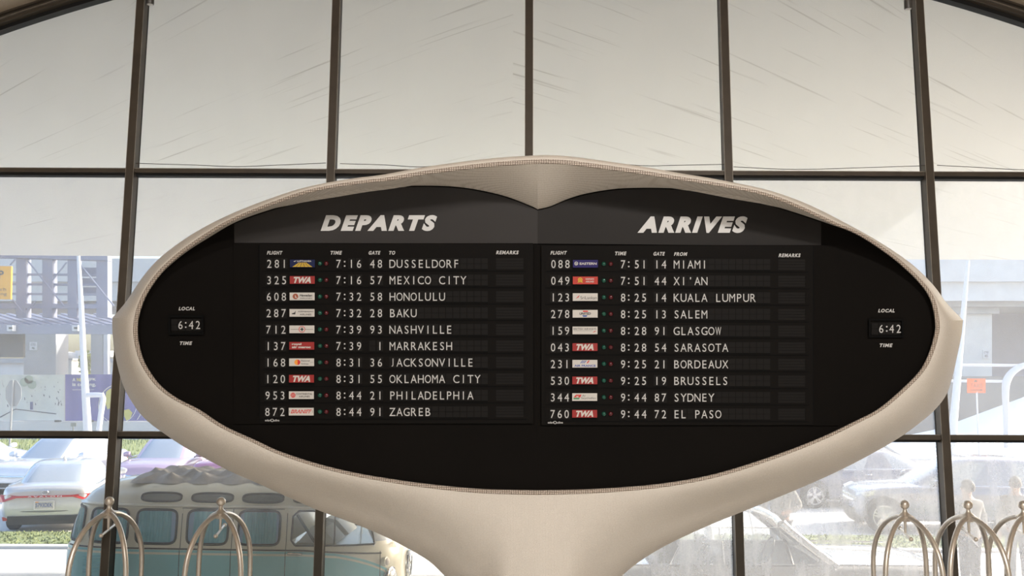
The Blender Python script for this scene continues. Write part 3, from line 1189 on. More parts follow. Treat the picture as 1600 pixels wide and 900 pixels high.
for side, rows in ((0, ROWS_L), (1, ROWS_R)):
    for i, (fl, pk, tm, gt, city) in enumerate(rows):
        if side == 0:
            yc = 411.9 + i * 25.72
            sl = -3.0 * i / 9
            xf = [420.8 + sl, 432.6 + sl, 444.2 + sl]
            xp = 453 + sl * 0.6
            xl, xr_ = 500, 510
            xt = [529, 538.5, 549.5 - 0.4, 561]
            xg = [582 - 0.2, 593.6]
            xcity = [613.2 + 11.08 * k for k in range(14)]
            rm = (775, 818)
            ext = (409 + sl, 822)
            dy = 0.0
        else:
            yc = 412.2 + i * 26.05
            sl = -1.2 * i / 9
            xf = [864.8 + sl, 875.8 + sl, 886.6 + sl]
            xp = 895.2 + sl
            xl, xr_ = 943.5, 954.2
            xt = [973.6, 982.4, 995, 1006.3]
            xg = [1026.4, 1037.4]
            xcity = [1057.2 + 10.86 * k for k in range(14)]
            rm = (1216, 1258)
            ext = (852, 1264)
            dy = 0.0034
        yy = lambda x: yc + (x - 865) * dy * (1 - i / 14)
        # the module: housing with flap cells
        mb = MB()
        rect = lambda a, b_, t0, t1, off, mi, th=None: (
            mb.face([P(a, yy(a) + t0, off), P(b_, yy(b_) + t0, off), P(b_, yy(b_) + t1, off), P(a, yy(a) + t1, off)], mi) if th is None else
            mb.hexa([P(a, yy(a) + t0, off), P(b_, yy(b_) + t0, off), P(b_, yy(b_) + t1, off), P(a, yy(a) + t1, off),
                     P(a, yy(a) + t0, off - th), P(b_, yy(b_) + t0, off - th), P(b_, yy(b_) + t1, off - th), P(a, yy(a) + t1, off - th)], mi))
        rect(ext[0], ext[1], -10.2, 11.2, 0.026, 0, 0.006)
        rect(ext[0], ext[1], 11.2, 12.6, 0.0235, 2)
        rect(xp - 0.7, xp + 39.7, 6.4, 10.4, 0.0275, 2)
        row = bb(mb, 'flap_row', [M['module'], M['cell'], M['slot']], cabs[side])
        row.parent = board
        row['label'] = 'row for ' + city.title() + ' at ' + tm
        hw = 5.0
        for fnm, xs_ in (('flight_flaps', xf), ('hour_flap', xt[:1]), ('minute_flaps', xt[2:]), ('gate_flaps', xg), ('city_flaps', xcity)):
            mb = MB()
            for x in xs_:
                a, c = x - hw, x + hw
                rect(a, c, -8.6, -0.25, 0.0300, 0, 0.003)
                rect(a, c, 0.25, 8.6, 0.0300, 0, 0.003)
                rect(a, c, 8.6, 10.2, 0.0275, 1)
            bb(mb, fnm, [M['cell'], M['slot'], M['module']], row)
        mb = MB()
        for k in range(4):
            rect(rm[0], rm[1], -8.5 + k * 4.4, -4.6 + k * 4.4, 0.0290, 0, 0.002)
        rect(rm[1] + 0.6, rm[1] + 1.6, -9, 8.5, 0.0295, 2, 0.002)
        bb(mb, 'remarks_flap', [M['cell'], M['slot'], M['module']], row)
        tn_ = 'departure' if side == 0 else 'arrival'
        w0 = city.split(' ')[0]
        its = [('flight_number', fl, xf), (tn_ + '_hour', tm[:2], xt[:2]), (tn_ + '_minutes', tm[2:], xt[2:]), ('gate_number', gt, xg), ('city_name', w0, xcity)]
        if ' ' in city:
            its.append(('city_name', city[len(w0) + 1:], xcity[len(w0) + 1:]))
        for nm, s_, xs_ in its:
            mb = MB()
            flap_text(mb, s_, xs_, yy(xs_[0]) + (0.3 if side == 0 else 0.4), 0.0312)
            bb(mb, nm, M['white_ink'], row)
        plate(pk, xp, yy(xp) - 6.2, row, PCOL.get(pk, 'white airline plate with dark emblem'))
        for nm, x, mm in (('green_lamp', xl, 'green_lens'), ('red_lamp', xr_, 'red_lens')):
            mb = MB()
            c = P(x, yy(x), 0.0262)
            mb.lathe([(0.0165, 0.0), (0.016, 0.006), (0.012, 0.0115), (0.006, 0.0140), (0, 0.0146)], c, (0, -1, -0.07), seg=14)
            bb(mb, nm, M[mm], row, smooth=True)

# the two clocks
for (x0, y0, x1, y1, xs_, yc, loc_, tim_) in (
        (263, 493, 318, 523, (282, 290.2, 298.6, 309.3), 507.8, (279, 479.4, 304.5, 485), (281, 533.5, 300.5, 539)),
        (1357.5, 498, 1412, 527.5, (1377, 1385.6, 1393.2, 1404.2), 513.8, (1372, 482.6, 1398, 488.2), (1374.5, 536.8, 1395, 542.4))):
    mb = MB()
    for a, b_, c, d in ((x0, y0, x1, y0 + 3), (x0, y1 - 3, x1, y1), (x0, y0 + 3, x0 + 3, y1 - 3), (x1 - 3, y0 + 3, x1, y1 - 3)):
        rect_mb(mb, a, b_, c, d, 0.020, 0, 0.02)
    rect_mb(mb, x0 + 3, y0 + 3, x1 - 3, y1 - 3, 0.003, 1)
    clk = bb(mb, 'clock', [M['slot'], M['module']])
    mb = MB()
    for k in range(4):
        a = x0 + 4.5 + k * (x1 - x0 - 9) / 4
        rect_mb(mb, a, yc - 9, a + (x1 - x0 - 9) / 4 - 1, yc - 0.3, 0.008, 0, 0.004)
        rect_mb(mb, a, yc + 0.3, a + (x1 - x0 - 9) / 4 - 1, yc + 9, 0.008, 0, 0.004)
    bb(mb, 'clock_flaps', M['cell'], clk)
    mb = MB()
    flap_text(mb, '6:42', xs_, yc, 0.0092)
    bb(mb, 'clock_digits', M['white_ink'], clk)
    words('clock_caption', 'LOCAL', *loc_, 0.004, bold=0.04, shear=0.25, space=1.2)
    words('clock_caption', 'TIME', *tim_, 0.004, bold=0.04, shear=0.25, space=1.2)

# ------------------------------------------------------------------ far side of the road
M['lav_steel'] = mat('lavender_grey_steel', (0.25, 0.27, 0.37), 0.5, 0.0, 0.06, 1)
M['pale_steel'] = mat('pale_painted_steel', (0.62, 0.64, 0.69), 0.45)
M['sign_yellow'] = mat('yellow_sign', (0.80, 0.40, 0.03), 0.5)
M['sign_orange'] = mat('orange_sign', (0.85, 0.12, 0.012), 0.5)
M['sign_dark'] = mat('sign_lettering', (0.05, 0.05, 0.06), 0.5)
M['banner_violet'] = mat('violet_banner', (0.15, 0.15, 0.50), 0.7, 0, 0.05, 1)
M['banner_white'] = mat('pale_banner', (0.76, 0.79, 0.82), 0.7, 0, 0.10, 0.9)
M['banner_grey'] = mat('banner_grey_ink', (0.07, 0.08, 0.12), 0.7)
M['banner_green'] = mat('banner_green_ink', (0.42, 0.52, 0.46), 0.7)
M['banner_yellow'] = mat('banner_yellow_ink', (0.72, 0.66, 0.16), 0.7)
M['white_print'] = mat('white_print', (0.85, 0.85, 0.86), 0.7)
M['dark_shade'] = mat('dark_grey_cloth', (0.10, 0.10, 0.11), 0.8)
M['leaf'] = mat('bush_leaves', (0.46, 0.46, 0.10), 0.8, 0, 0.35, 4)


def pxbox(mb, x0, y0, x1, y1, Y, dep, mi=0, skew=0.0):
    a = [at_y(x0, y0, Y), at_y(x1, y0 + skew, Y), at_y(x1, y1 + skew, Y), at_y(x0, y1, Y)]
    mb.hexa(a + [p + Vector((0, dep, 0)) for p in a], mi)


def part(name, mats, parent, *boxes, **k):
    mb = MB()
    for b_ in boxes:
        pxbox(mb, *b_)
    return mb.build(name, mats, parent, **k)


# elevated viaduct running right across behind everything
vd = thing('viaduct', 'long elevated concrete road viaduct on piers far across the car park', 'bridge')
part('parapet', M['concrete_pale'], vd, (-500, 404, 2100, 440, 58, 0.5))
part('girder', M['concrete_pale'], vd, (-500, 440, 2100, 470, 58.3, 9))
part('soffit_ledge', M['concrete'], vd, (-500, 470, 2100, 479, 59, 8))
for x0, x1 in ((-260, -205), (1500, 1550), (1790, 1850), (500, 550), (930, 980)):
    part('pier', M['concrete_pale'], vd, (x0, 474, x1, 660, 60, 4))
part('pier_cap', M['concrete'], vd, (1486, 478, 1562, 490, 59.6, 5))
mb = MB()
pxbox(mb, 1540, 472, 2100, 640, 66, 0.4)
mb.build('deck_shade_panel', [M['lav_steel'], M['concrete']], vd)  # bluish sheet standing in for the shade beneath the deck
mb = MB()
pxbox(mb, 1536, 547, 1546, 560, 59.9, 0.05)
fn = lambda x, y: at_y(x, y, 59.89)
letters(mb, 'CTD', 1537.5, 549, 1544.5, 552.5, fn, 1, 0.01)
letters(mb, '45', 1538.5, 554, 1543.5, 558, fn, 1, 0.01)
mb.build('notice', [M['pale_steel'], M['sign_dark']], vd)

# station gantry on the left
g = thing('station_gantry', 'lavender-grey steel station gantry with slatted screens above a ribbed canopy', 'gantry')
GY = 44
part('top_beam', M['lav_steel'], g, (-220, 387, 168, 396, GY, 0.5, 0, 11))
for x0, x1 in ((-110, -95), (-62, -47), (25, 40.5), (66, 81.5), (105.5, 120), (150.5, 168)):
    part('column', M['lav_steel'], g, (x0, 404, x1, 496, GY + 0.1, 0.5))
for y in (426, 441.5, 456.5):
    part('rail', M['lav_steel'], g, (-220, y - 1, 168, y + 2.2, GY + 0.25, 0.15, 0, 3))
part('lower_beam', M['lav_steel'], g, (-220, 473, 168, 480, GY + 0.05, 0.5, 0, 2))
part('louvre_screen', M['lav_steel'], g, (122, 418, 151, 432, GY + 0.5, 0.05), (122, 434.5, 151, 446, GY + 0.5, 0.05), (122, 449, 151, 462, GY + 0.5, 0.05))
for (xa_, ya_, xb_, yb_) in ((43, 407, 100, 478), (126, 414, 178, 478), (8, 455, 36, 488), (104, 410, 82, 438), (24, 405, 16, 414), (56, 470, 40, 488)):
    mb = MB()
    mb.tube([at_y(xa_, ya_, GY - 0.3), at_y(xb_, yb_, GY - 0.3)], 0.035, 6)
    mb.build('brace', M['lav_steel'], g)
mb = MB()
for k in range(26):
    xa_ = -230 + k * 17
    p = [at_y(xa_ - 50, 489.5, 48), at_y(xa_ - 42, 489.5, 48), at_y(min(214, xa_ + 16), 506, GY - 1.2), at_y(min(213, xa_ + 6), 506, GY - 1.2)]
    mb.slab(p, (0, 0, -0.06))
p = [at_y(-230, 492, 48), at_y(214, 492, 48), at_y(214, 508, GY - 1.2), at_y(-230, 508, GY - 1.2)]
mb.slab(p, (0, 0, -0.1), 1)
mb.build('ribbed_canopy', [M['lav_steel'], M['concrete_pale']], g)
part('fascia', M['lav_steel'], g, (-230, 506, 216, 520.5, GY - 1.25, 0.2, 0, 2))
for xc_ in (15, 117):
    mb = MB()
    pxbox(mb, xc_ - 4.5, 508, xc_ + 4.5, 517, GY - 1.6, 0.3)
    pxbox(mb, xc_ - 1.5, 511, xc_ + 4, 514, GY - 1.64, 0.03, 1)
    mb.build('floodlight', [M['pale_steel'], M['sign_dark']], g)
part('pier', M['concrete'], g, (37, 512, 87, 660, 52, 1.5))
part('pier', M['concrete'], g, (142, 512, 160.5, 660, 52, 1.0))
part('post', M['pale_steel'], g, (161.5, 512, 168, 660, 52, 0.3))
mb = MB()
pxbox(mb, 46, 534.5, 57.5, 547, 51.95, 0.03)
fn = lambda x, y: at_y(x, y, 51.94)
letters(mb, 'CTD', 48, 536.5, 55.5, 540, fn, 1, 0.01)
letters(mb, '46', 49.5, 542, 54, 545.5, fn, 1, 0.01)
mb.build('notice', [M['pale_steel'], M['sign_dark']], g)
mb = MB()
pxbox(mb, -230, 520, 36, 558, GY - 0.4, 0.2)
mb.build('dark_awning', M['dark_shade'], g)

# yellow direction sign (its right end is what shows)
ys = thing('direction_sign', 'bright yellow sign panel cut off by the frame, above the ribbed canopy', 'sign')
mb = MB()
a = [at_y(-70, 414, 42), at_y(17.8, 416, 42), at_y(16.6, 467.5, 42), at_y(-70, 467.5, 42)]
mb.hexa(a + [p + Vector((0, 0.12, 0)) for p in a])
mb.build('panel', M['sign_yellow'], ys)
fn = lambda x, y: at_y(x, y, 41.985)
mb = MB()
letters(mb, 'OP', -17, 422.5, 6, 434.5, fn, 0, 0.03)
letters(mb, 'ch', 0.5, 449.5, 9.5, 454.5, fn, 0, 0.0)
letters(mb, 'ing', -1, 457, 10.5, 463, fn, 0, 0.0)
mb.build('lettering', M['sign_dark'], ys)

# white light poles
for pts, lbl, nm in (([(122.3, 396), (126.5, 470), (131, 570), (137, 674)], 'tall white leaning light pole standing in front of the violet banner', 'light_pole'),
                     ([(1512.5, 408), (1506, 480), (1498, 570), (1489, 668)], 'tall white leaning light pole beside the right tip of the oval board', 'light_pole')):
    PY = 36.4 if pts[0][0] < 800 else 37.2
    pz = -0.20 if pts[0][0] < 800 else -0.26
    t = thing(nm, lbl, 'pole', at_y(pts[-1][0], pts[-1][1] + 30, PY) * 1.0)
    o_ = t.location.copy()
    o_.z = pz
    t.location = o_
    p = [at_y(x, y, PY) for x, y in spline(pts, 5)]
    p.append(Vector((p[-1].x + (p[-1].x - p[-2].x) * 0.8, PY, pz)))
    rr = [0.062 + 0.10 * k / (len(p) - 1) for k in range(len(p))]
    mb = MB()
    mb.tube(p, rr, 12)
    mb.build('shaft', M['pale_steel'], t, o_, smooth=True)
    mb = MB()
    mb.lathe([(0.26, 0.0), (0.26, 0.05), (0.17, 0.12), (0.1, 0.14)], (p[-1].x, PY, pz), seg=14)
    mb.build('base_flange', M['pale_steel'], t, o_)

# white tube barriers
t = thing('tube_barrier', 'thick white tubular barrier with horizontal arm before the violet banner', 'barrier')
mb = MB()
pts = [at_y(136, 617.5, 36), at_y(150, 617, 36), at_y(160, 617.5, 36), at_y(161.5, 623, 36), at_y(158, 645, 36), at_y(154, 676, 36), Vector((at_y(151, 702, 36).x, 36, -0.10))]
mb.tube(pts, 0.10, 10)
mb.build('tube', M['pale_steel'], t, smooth=True)
t = thing('tube_railing', 'white tubular railing with a curved post right of the orange sign', 'railing')
mb = MB()
pts = [at_y(x, y, 40) for x, y in spline([(1640, 567), (1604, 570), (1585, 579), (1574, 593), (1571, 612), (1572, 650), (1572, 700)], 5)]
mb.tube(pts, [0.09 + 0.07 * (1 - abs(k / len(pts) - 0.5) * 2) for k in range(len(pts))], 10)
mb.build('curved_post', M['pale_steel'], t, smooth=True)
for y in (570, 595):
    mb = MB()
    mb.tube([at_y(1400, y - 0.5, 40.1), at_y(1590 if y == 570 else 1574, y + 1, 40.1)], 0.055, 8)
    mb.build('rail', M['pale_steel'], t)

# banners on the hoarding, long barrier below
t = thing('barrier_wall', 'long pale concrete traffic barrier beneath the banners', 'barrier')
mb = MB()
for Y, d in ((50, 0.35),):
    a = [at_y(-300, 657, Y), at_y(420, 657, Y)]
    z1 = a[0].z
    prof = [(-0.05, z1), (0.25, z1), (0.45, 0.25), (0.5, -0.27), (-0.3, -0.27), (-0.25, 0.25)]
    mb.grid([[(x, Y + y, z) for y, z in prof] for x in (a[0].x, a[1].x)], 0, True, True, True)
mb.build('barrier_segment', M['concrete_pale'], t)
part('footing_block', M['sign_dark'], t, (85, 656.5, 93, 659.5, 49.6, 0.2))
part('footing_block', M['sign_dark'], t, (138, 656.5, 144, 659.5, 49.6, 0.2))
t = thing('event_banner', 'violet banner with white words about a new airport and ringed globe', 'banner')
mb = MB()
rows = []
for j in range(9):
    rows.append([at_y(102 + 150 * i / 40, 585 + 72.5 * j / 8, 50.1 + 0.05 * math.sin(i * 0.9)) for i in range(41)])
mb.grid(rows)
mb.build('sheet', M['banner_violet'], t, smooth=True)
fn = lambda x, y: at_y(x, y, 50.0)
mb = MB()
letters(mb, 'A', 113, 590.5, 118, 596, fn, 0, 0.03)
letters(mb, 'NEW', 120, 590.5, 135.5, 596, fn, 1, 0.03)
letters(mb, 'JFK', 138, 590.5, 150.5, 596, fn, 0, 0.03)
letters(mb, 'is coming.', 113, 598, 150, 605, fn, 0, 0.03)
letters(mb, 'anewjfk.com', 113, 607.5, 147, 610.5, fn, 0, 0.0)
mb.build('lettering', [M['white_print'], M['banner_yellow']], t)
mb = MB()
f4 = lambda x, y: at_y(x, y, 49.98)
disc(mb, 188, 634, 33.5, 34.7, f4, 0, 120, 400, 40)
disc(mb, 184, 632, 29, 30, f4, 0, -30, 210, 40)
poly(mb, [(166, 612), (172, 607), (180, 610), (184, 622), (178, 634), (168, 640), (164, 628)], f4, 1)
poly(mb, [(194, 641), (201, 639), (207, 645), (203, 655), (197, 657), (194, 650)], f4, 1)
mb.build('globe_print', [M['white_print'], M['banner_yellow']], t)
t = thing('picture_banner', 'pale hoarding banner printed with a crowd on a plaza, behind the round-edged sign back', 'banner')
mb = MB()
rows = []
for j in range(9):
    rows.append([at_y(-120 + 221 * i / 40, 585.5 + 72 * j / 8, 50.1 + 0.05 * math.sin(i * 0.8)) for i in range(41)])
mb.grid(rows)
mb.build('sheet', M['banner_white'], t, smooth=True)
mb = MB()
rnd = random.Random(5)
for k in range(90):
    x, y = rnd.uniform(-60, 97), rnd.uniform(588, 632)
    h = rnd.uniform(1.2, 2.6) * (0.5 + (y - 585) / 40)
    poly(mb, [(x, y), (x + h * 0.35, y + 0.2), (x + h * 0.5, y + h), (x + h * 0.1, y + h)], fn, 0)
for (x, y) in ((38, 597), (50, 601), (45, 593)):
    disc(mb, x, y, 0, 7, fn, 1, n_=10)
poly(mb, [(47, 628), (51.5, 628), (51.5, 640), (47, 640)], fn, 2)
poly(mb, [(0, 651), (24, 638.5), (88, 646), (88, 647.5), (24, 640), (0, 653)], fn, 0)
mb.build('crowd_print', [M['banner_grey'], M['banner_green'], M['blue_ink']], t)

# back of an octagonal road sign
t = thing('road_sign', 'grey back of an octagonal road sign on a thin pole, far left', 'sign')
M['sign_back'] = mat('bare_aluminium_sign', (0.27, 0.28, 0.28), 0.6, 0.0)
mb = MB()
pts = [at_y(21 + 13.2 * math.cos(R(22.5 + 45 * k)), 614.5 + 22 * math.sin(R(22.5 + 45 * k)), 36) for k in range(8)]
mb.slab(pts, (0, 0.02, 0))
mb.build('sign_plate', M['sign_back'], t)
mb = MB()
p = at_y(20.3, 594, 35.95)
mb.tube([p, (p.x, p.y, -0.26)], 0.04, 8)
mb.build('pole', M['sign_back'], t)
t = thing('small_sign', 'small grey plate on a short post at the barrier\'s foot', 'sign')
mb = MB()
pxbox(mb, 110.5, 660.5, 119, 666.5, 46.3, 0.03)
mb.build('sign_plate', M['sign_back'], t)
mb = MB()
p = at_y(114.7, 664, 46.36)
mb.tube([p, (p.x, p.y, -0.26)], 0.03, 6)
mb.build('post', M['sign_back'], t)

# orange taxis sign
t = thing('taxi_sign', 'orange sign reading TAXIS with an arrow, on a white post', 'sign')
part('panel', M['sign_orange'], t, (1511.5, 591.5, 1540, 614, 38, 0.04))
fn = lambda x, y: at_y(x, y, 37.985)
mb = MB()
letters(mb, 'TAXIS', 1516.5, 599, 1535.5, 606, fn, 0, 0.0)
poly(mb, [(1516, 608.8), (1532, 608.8), (1532, 607.4), (1536, 609.4), (1532, 611.4), (1532, 610), (1516, 610)], fn, 0)
poly(mb, [(1523, 593.5), (1526, 593.5), (1527.5, 597), (1521.5, 597)], fn, 0)
M['rust_ink'] = mat('rust_ink', (0.22, 0.04, 0.01), 0.5)
mb.build('lettering', M['rust_ink'], t)
mb = MB()
p = at_y(1526, 612, 38.03)
mb.tube([p, (p.x, p.y, -0.26)], 0.035, 8)
mb.build('post', M['pale_steel'], t)

# grey wall darkened as shade, and an added white wedge for sunlit ground
t = thing('retaining_wall', 'retaining wall behind the orange sign, its grey darkened for shade', 'wall')
M['concrete_shaded'] = mat('shaded_concrete', (0.22, 0.22, 0.225), 0.9)  # overpass shade put into the wall colour
part('wall_face', M['concrete_shaded'], t, (1380, 588, 2000, 684, 54, 0.4))
t = thing('sunlit_wedge', 'white wedge added for the sunlit ground, rising to the right below the orange sign', 'wall')
mb = MB()
rows = []
for px, py in ((1380, 690), (1470, 671), (1640, 608), (1900, 560)):
    q = at_y(px, py, 50)
    rows.append([(q.x, 50.4, -0.27), (q.x, 50.4, q.z), (q.x, 50, q.z), (q.x * .86, 40.5, -0.20), (q.x * .86, 40.5, -0.27)])
mb.grid(rows, 0, True, True, True)
M['sunlit_white'] = mat('sunlit_ground_white', (0.88, 0.88, 0.87), 0.8)  # near-white colour carries the sunlight on the ground
mb.build('wedge_face', M['sunlit_white'], t)

# distant bits between the piers
t = thing('kiosk_building', 'small white roadside building between the two station piers', 'building')
part('wall', M['concrete_pale'], t, (89, 562, 112, 600, 66, 3))
part('roof', M['concrete'], t, (88, 560, 113.5, 563, 65.8, 3.4))
part('blue_notice', M['blue_ink'], t, (94, 576.5, 99.5, 583, 65.95, 0.05))
t = thing('far_ramp', 'distant white curving ramp seen between the station piers', 'bridge')
mb = MB()
rows = []
for k in range(13):
    x = 60 + 90 * k / 12
    y = 546 + 5 * math.sin(k / 12 * 3.0)
    p = at_y(x, y, 78 + 2 * math.sin(k / 4))
    rows.append([p, p + Vector((0, 0, -0.5)), p + Vector((0, 4, -0.5)), p + Vector((0, 4, 0))])
mb.grid(rows, 0, True, True, True)
mb.build('deck', M['concrete_pale'], t)
for x in (100, 124):
    mb = MB()
    p = at_y(x, 548, 79.5)
    mb.tube([p, (p.x, p.y, -0.26)], 0.35, 8)
    mb.build('support', M['concrete_pale'], t)
t = thing('far_terminal', 'low pale terminal building in the far distance between the piers', 'building')
part('wall', M['concrete_pale'], t, (-120, 566, 180, 600, 90, 4))
part('roof', M['concrete'], t, (-122, 560, 182, 567, 89.6, 5))
t = thing('young_tree', 'small yellow-green tree beyond the banner, next to the dark pier', 'tree')
mb = MB()
rnd = random.Random(9)
c0 = at_y(134, 568, 56)
for _ in range(420):
    d = Vector((rnd.gauss(0, 1), rnd.gauss(0, 1), rnd.gauss(0, 1))).normalized() * (rnd.random() ** 0.4)
    p = c0 + Vector((d.x * 0.42, d.y * 0.42, d.z * 0.75))
    a, b2 = Vector((rnd.uniform(-1, 1), rnd.uniform(-1, 1), rnd.uniform(-1, 1))) * 0.11, Vector((rnd.uniform(-1, 1), rnd.uniform(-1, 1), rnd.uniform(-1, 1))) * 0.11
    mb.face([p - a, p + b2, p + a, p - b2])
mb.build('crown', M['leaf'], t)
mb = MB()
mb.tube([c0, (c0.x, c0.y, -0.26)], 0.05, 6)
mb.build('trunk', M['sign_dark'], t)

# ------------------------------------------------------------------ cars
M['rubber'] = mat('tyre_rubber', (0.02, 0.02, 0.02), 0.8)
M['car_glass'] = mat('sky_pale_car_glass', (0.36, 0.40, 0.45), 0.04, 0, 0, 1, 0, 1, 1.0)  # pale base colour painted in for the reflected sky
M['chrome'] = mat('chrome', (0.75, 0.75, 0.76), 0.12, 1.0)
M['alloy'] = mat('alloy_wheel', (0.62, 0.62, 0.64), 0.25, 0.8)
M['tail_red'] = mat('red_tail_lens', (0.50, 0.012, 0.015), 0.15, 0, 0, 1, 0, 1, 0.6)
M['head_lens'] = mat('clear_headlamp', (0.75, 0.76, 0.78), 0.1, 0.3, 0, 1, 0, 1, 1.0)
M['trim_black'] = mat('black_trim', (0.018, 0.018, 0.02), 0.5)
PAINT = {
    'silver': mat('silver_paint', (0.60, 0.60, 0.62), 0.28, 0.35, 0, 1, 0, 1, 1.0),
    'white': mat('white_paint', (0.80, 0.80, 0.82), 0.25, 0, 0, 1, 0, 1, 1.0),
    'pearl': mat('pearl_white_paint', (0.72, 0.73, 0.78), 0.25, 0.1, 0, 1, 0, 1, 1.0),
    'mauve': mat('mauve_paint', (0.50, 0.36, 0.46), 0.28, 0.15, 0, 1, 0, 1, 1.0),
    'plum': mat('plum_red_paint', (0.40, 0.17, 0.29), 0.3, 0.1, 0, 1, 0, 1, 1.0),
    'slate': mat('slate_blue_paint', (0.24, 0.26, 0.33), 0.28, 0.3, 0, 1, 0, 1, 1.0),
    'navy': mat('navy_paint', (0.10, 0.11, 0.18), 0.28, 0.3, 0, 1, 0, 1, 1.0),
    'grey': mat('warm_grey_paint', (0.36, 0.36, 0.36), 0.25, 0.2, 0, 1, 0, 1, 1.0),
}


def section(x, w, zb, zt):
    h = zt - zb
    half = [(0.0, zb), (0.8 * w, zb), (0.96 * w, zb + 0.07), (w, zb + 0.42 * h), (0.985 * w, zb + 0.74 * h), (0.955 * w, zt - 0.06), (0.90 * w, zt - 0.022),
            (0.78 * w, zt - 0.004), (0.4 * w, zt + 0.012), (0.0, zt + 0.018)]
    return [(x, y, z) for y, z in half] + [(x, -y, z) for y, z in half[-2:0:-1]]


def wheel(t, x, y, r, sgn, rim='alloy'):
    mb = MB()
    prof = [(r * 0.66, -0.11), (r * 0.90, -0.115), (r, -0.08), (r, 0.08), (r * 0.90, 0.115), (r * 0.66, 0.11)]
    rows = []
    for k in range(28):
        a = k / 28 * 2 * math.pi
        rows.append([(x + q * math.cos(a), y + sgn * d, r + q * math.sin(a)) for q, d in prof])
    mb.grid(rows + [rows[0]])
    w_ = mb.build('wheel', M['rubber'], t, smooth=True)
    mb = MB()
    rows = []
    for k in range(28):
        a = k / 28 * 2 * math.pi
        rows.append([(x + q * math.cos(a), y + sgn * d, r + q * math.sin(a)) for q, d in ((r * 0.68, 0.112), (r * 0.62, 0.112), (r * 0.60, 0.03), (0.001, 0.02))])
    mb.grid(rows + [rows[0]], lambda i, j: 1 if j >= 1 else 0)
    for k in range(5):
        a = k / 5 * 2 * math.pi + 0.3
        for da in (-0.16, 0.16):
            ca, sa_ = math.cos(a + da), math.sin(a + da)
            nx_, nz_ = -sa_, ca
            ww = r * 0.055
            q = []
            for rad in (0.08 * r, 0.63 * r):
                for e in (-1, 1):
                    q.append((x + ca * rad + nx_ * ww * e, y + sgn * (0.10 if rad > 0.2 * r else 0.085), r + sa_ * rad + nz_ * ww * e))
            mb.slab([q[0], q[1], q[3], q[2]], (0, -sgn * 0.03, 0))
    mb.lathe([(0.0, 0.105), (0.06, 0.1), (0.075, 0.06)], (x, y, r), (0, sgn, 0), 14)
    mb.build('rim', [M[rim], M['trim_black']], w_)
    return w_


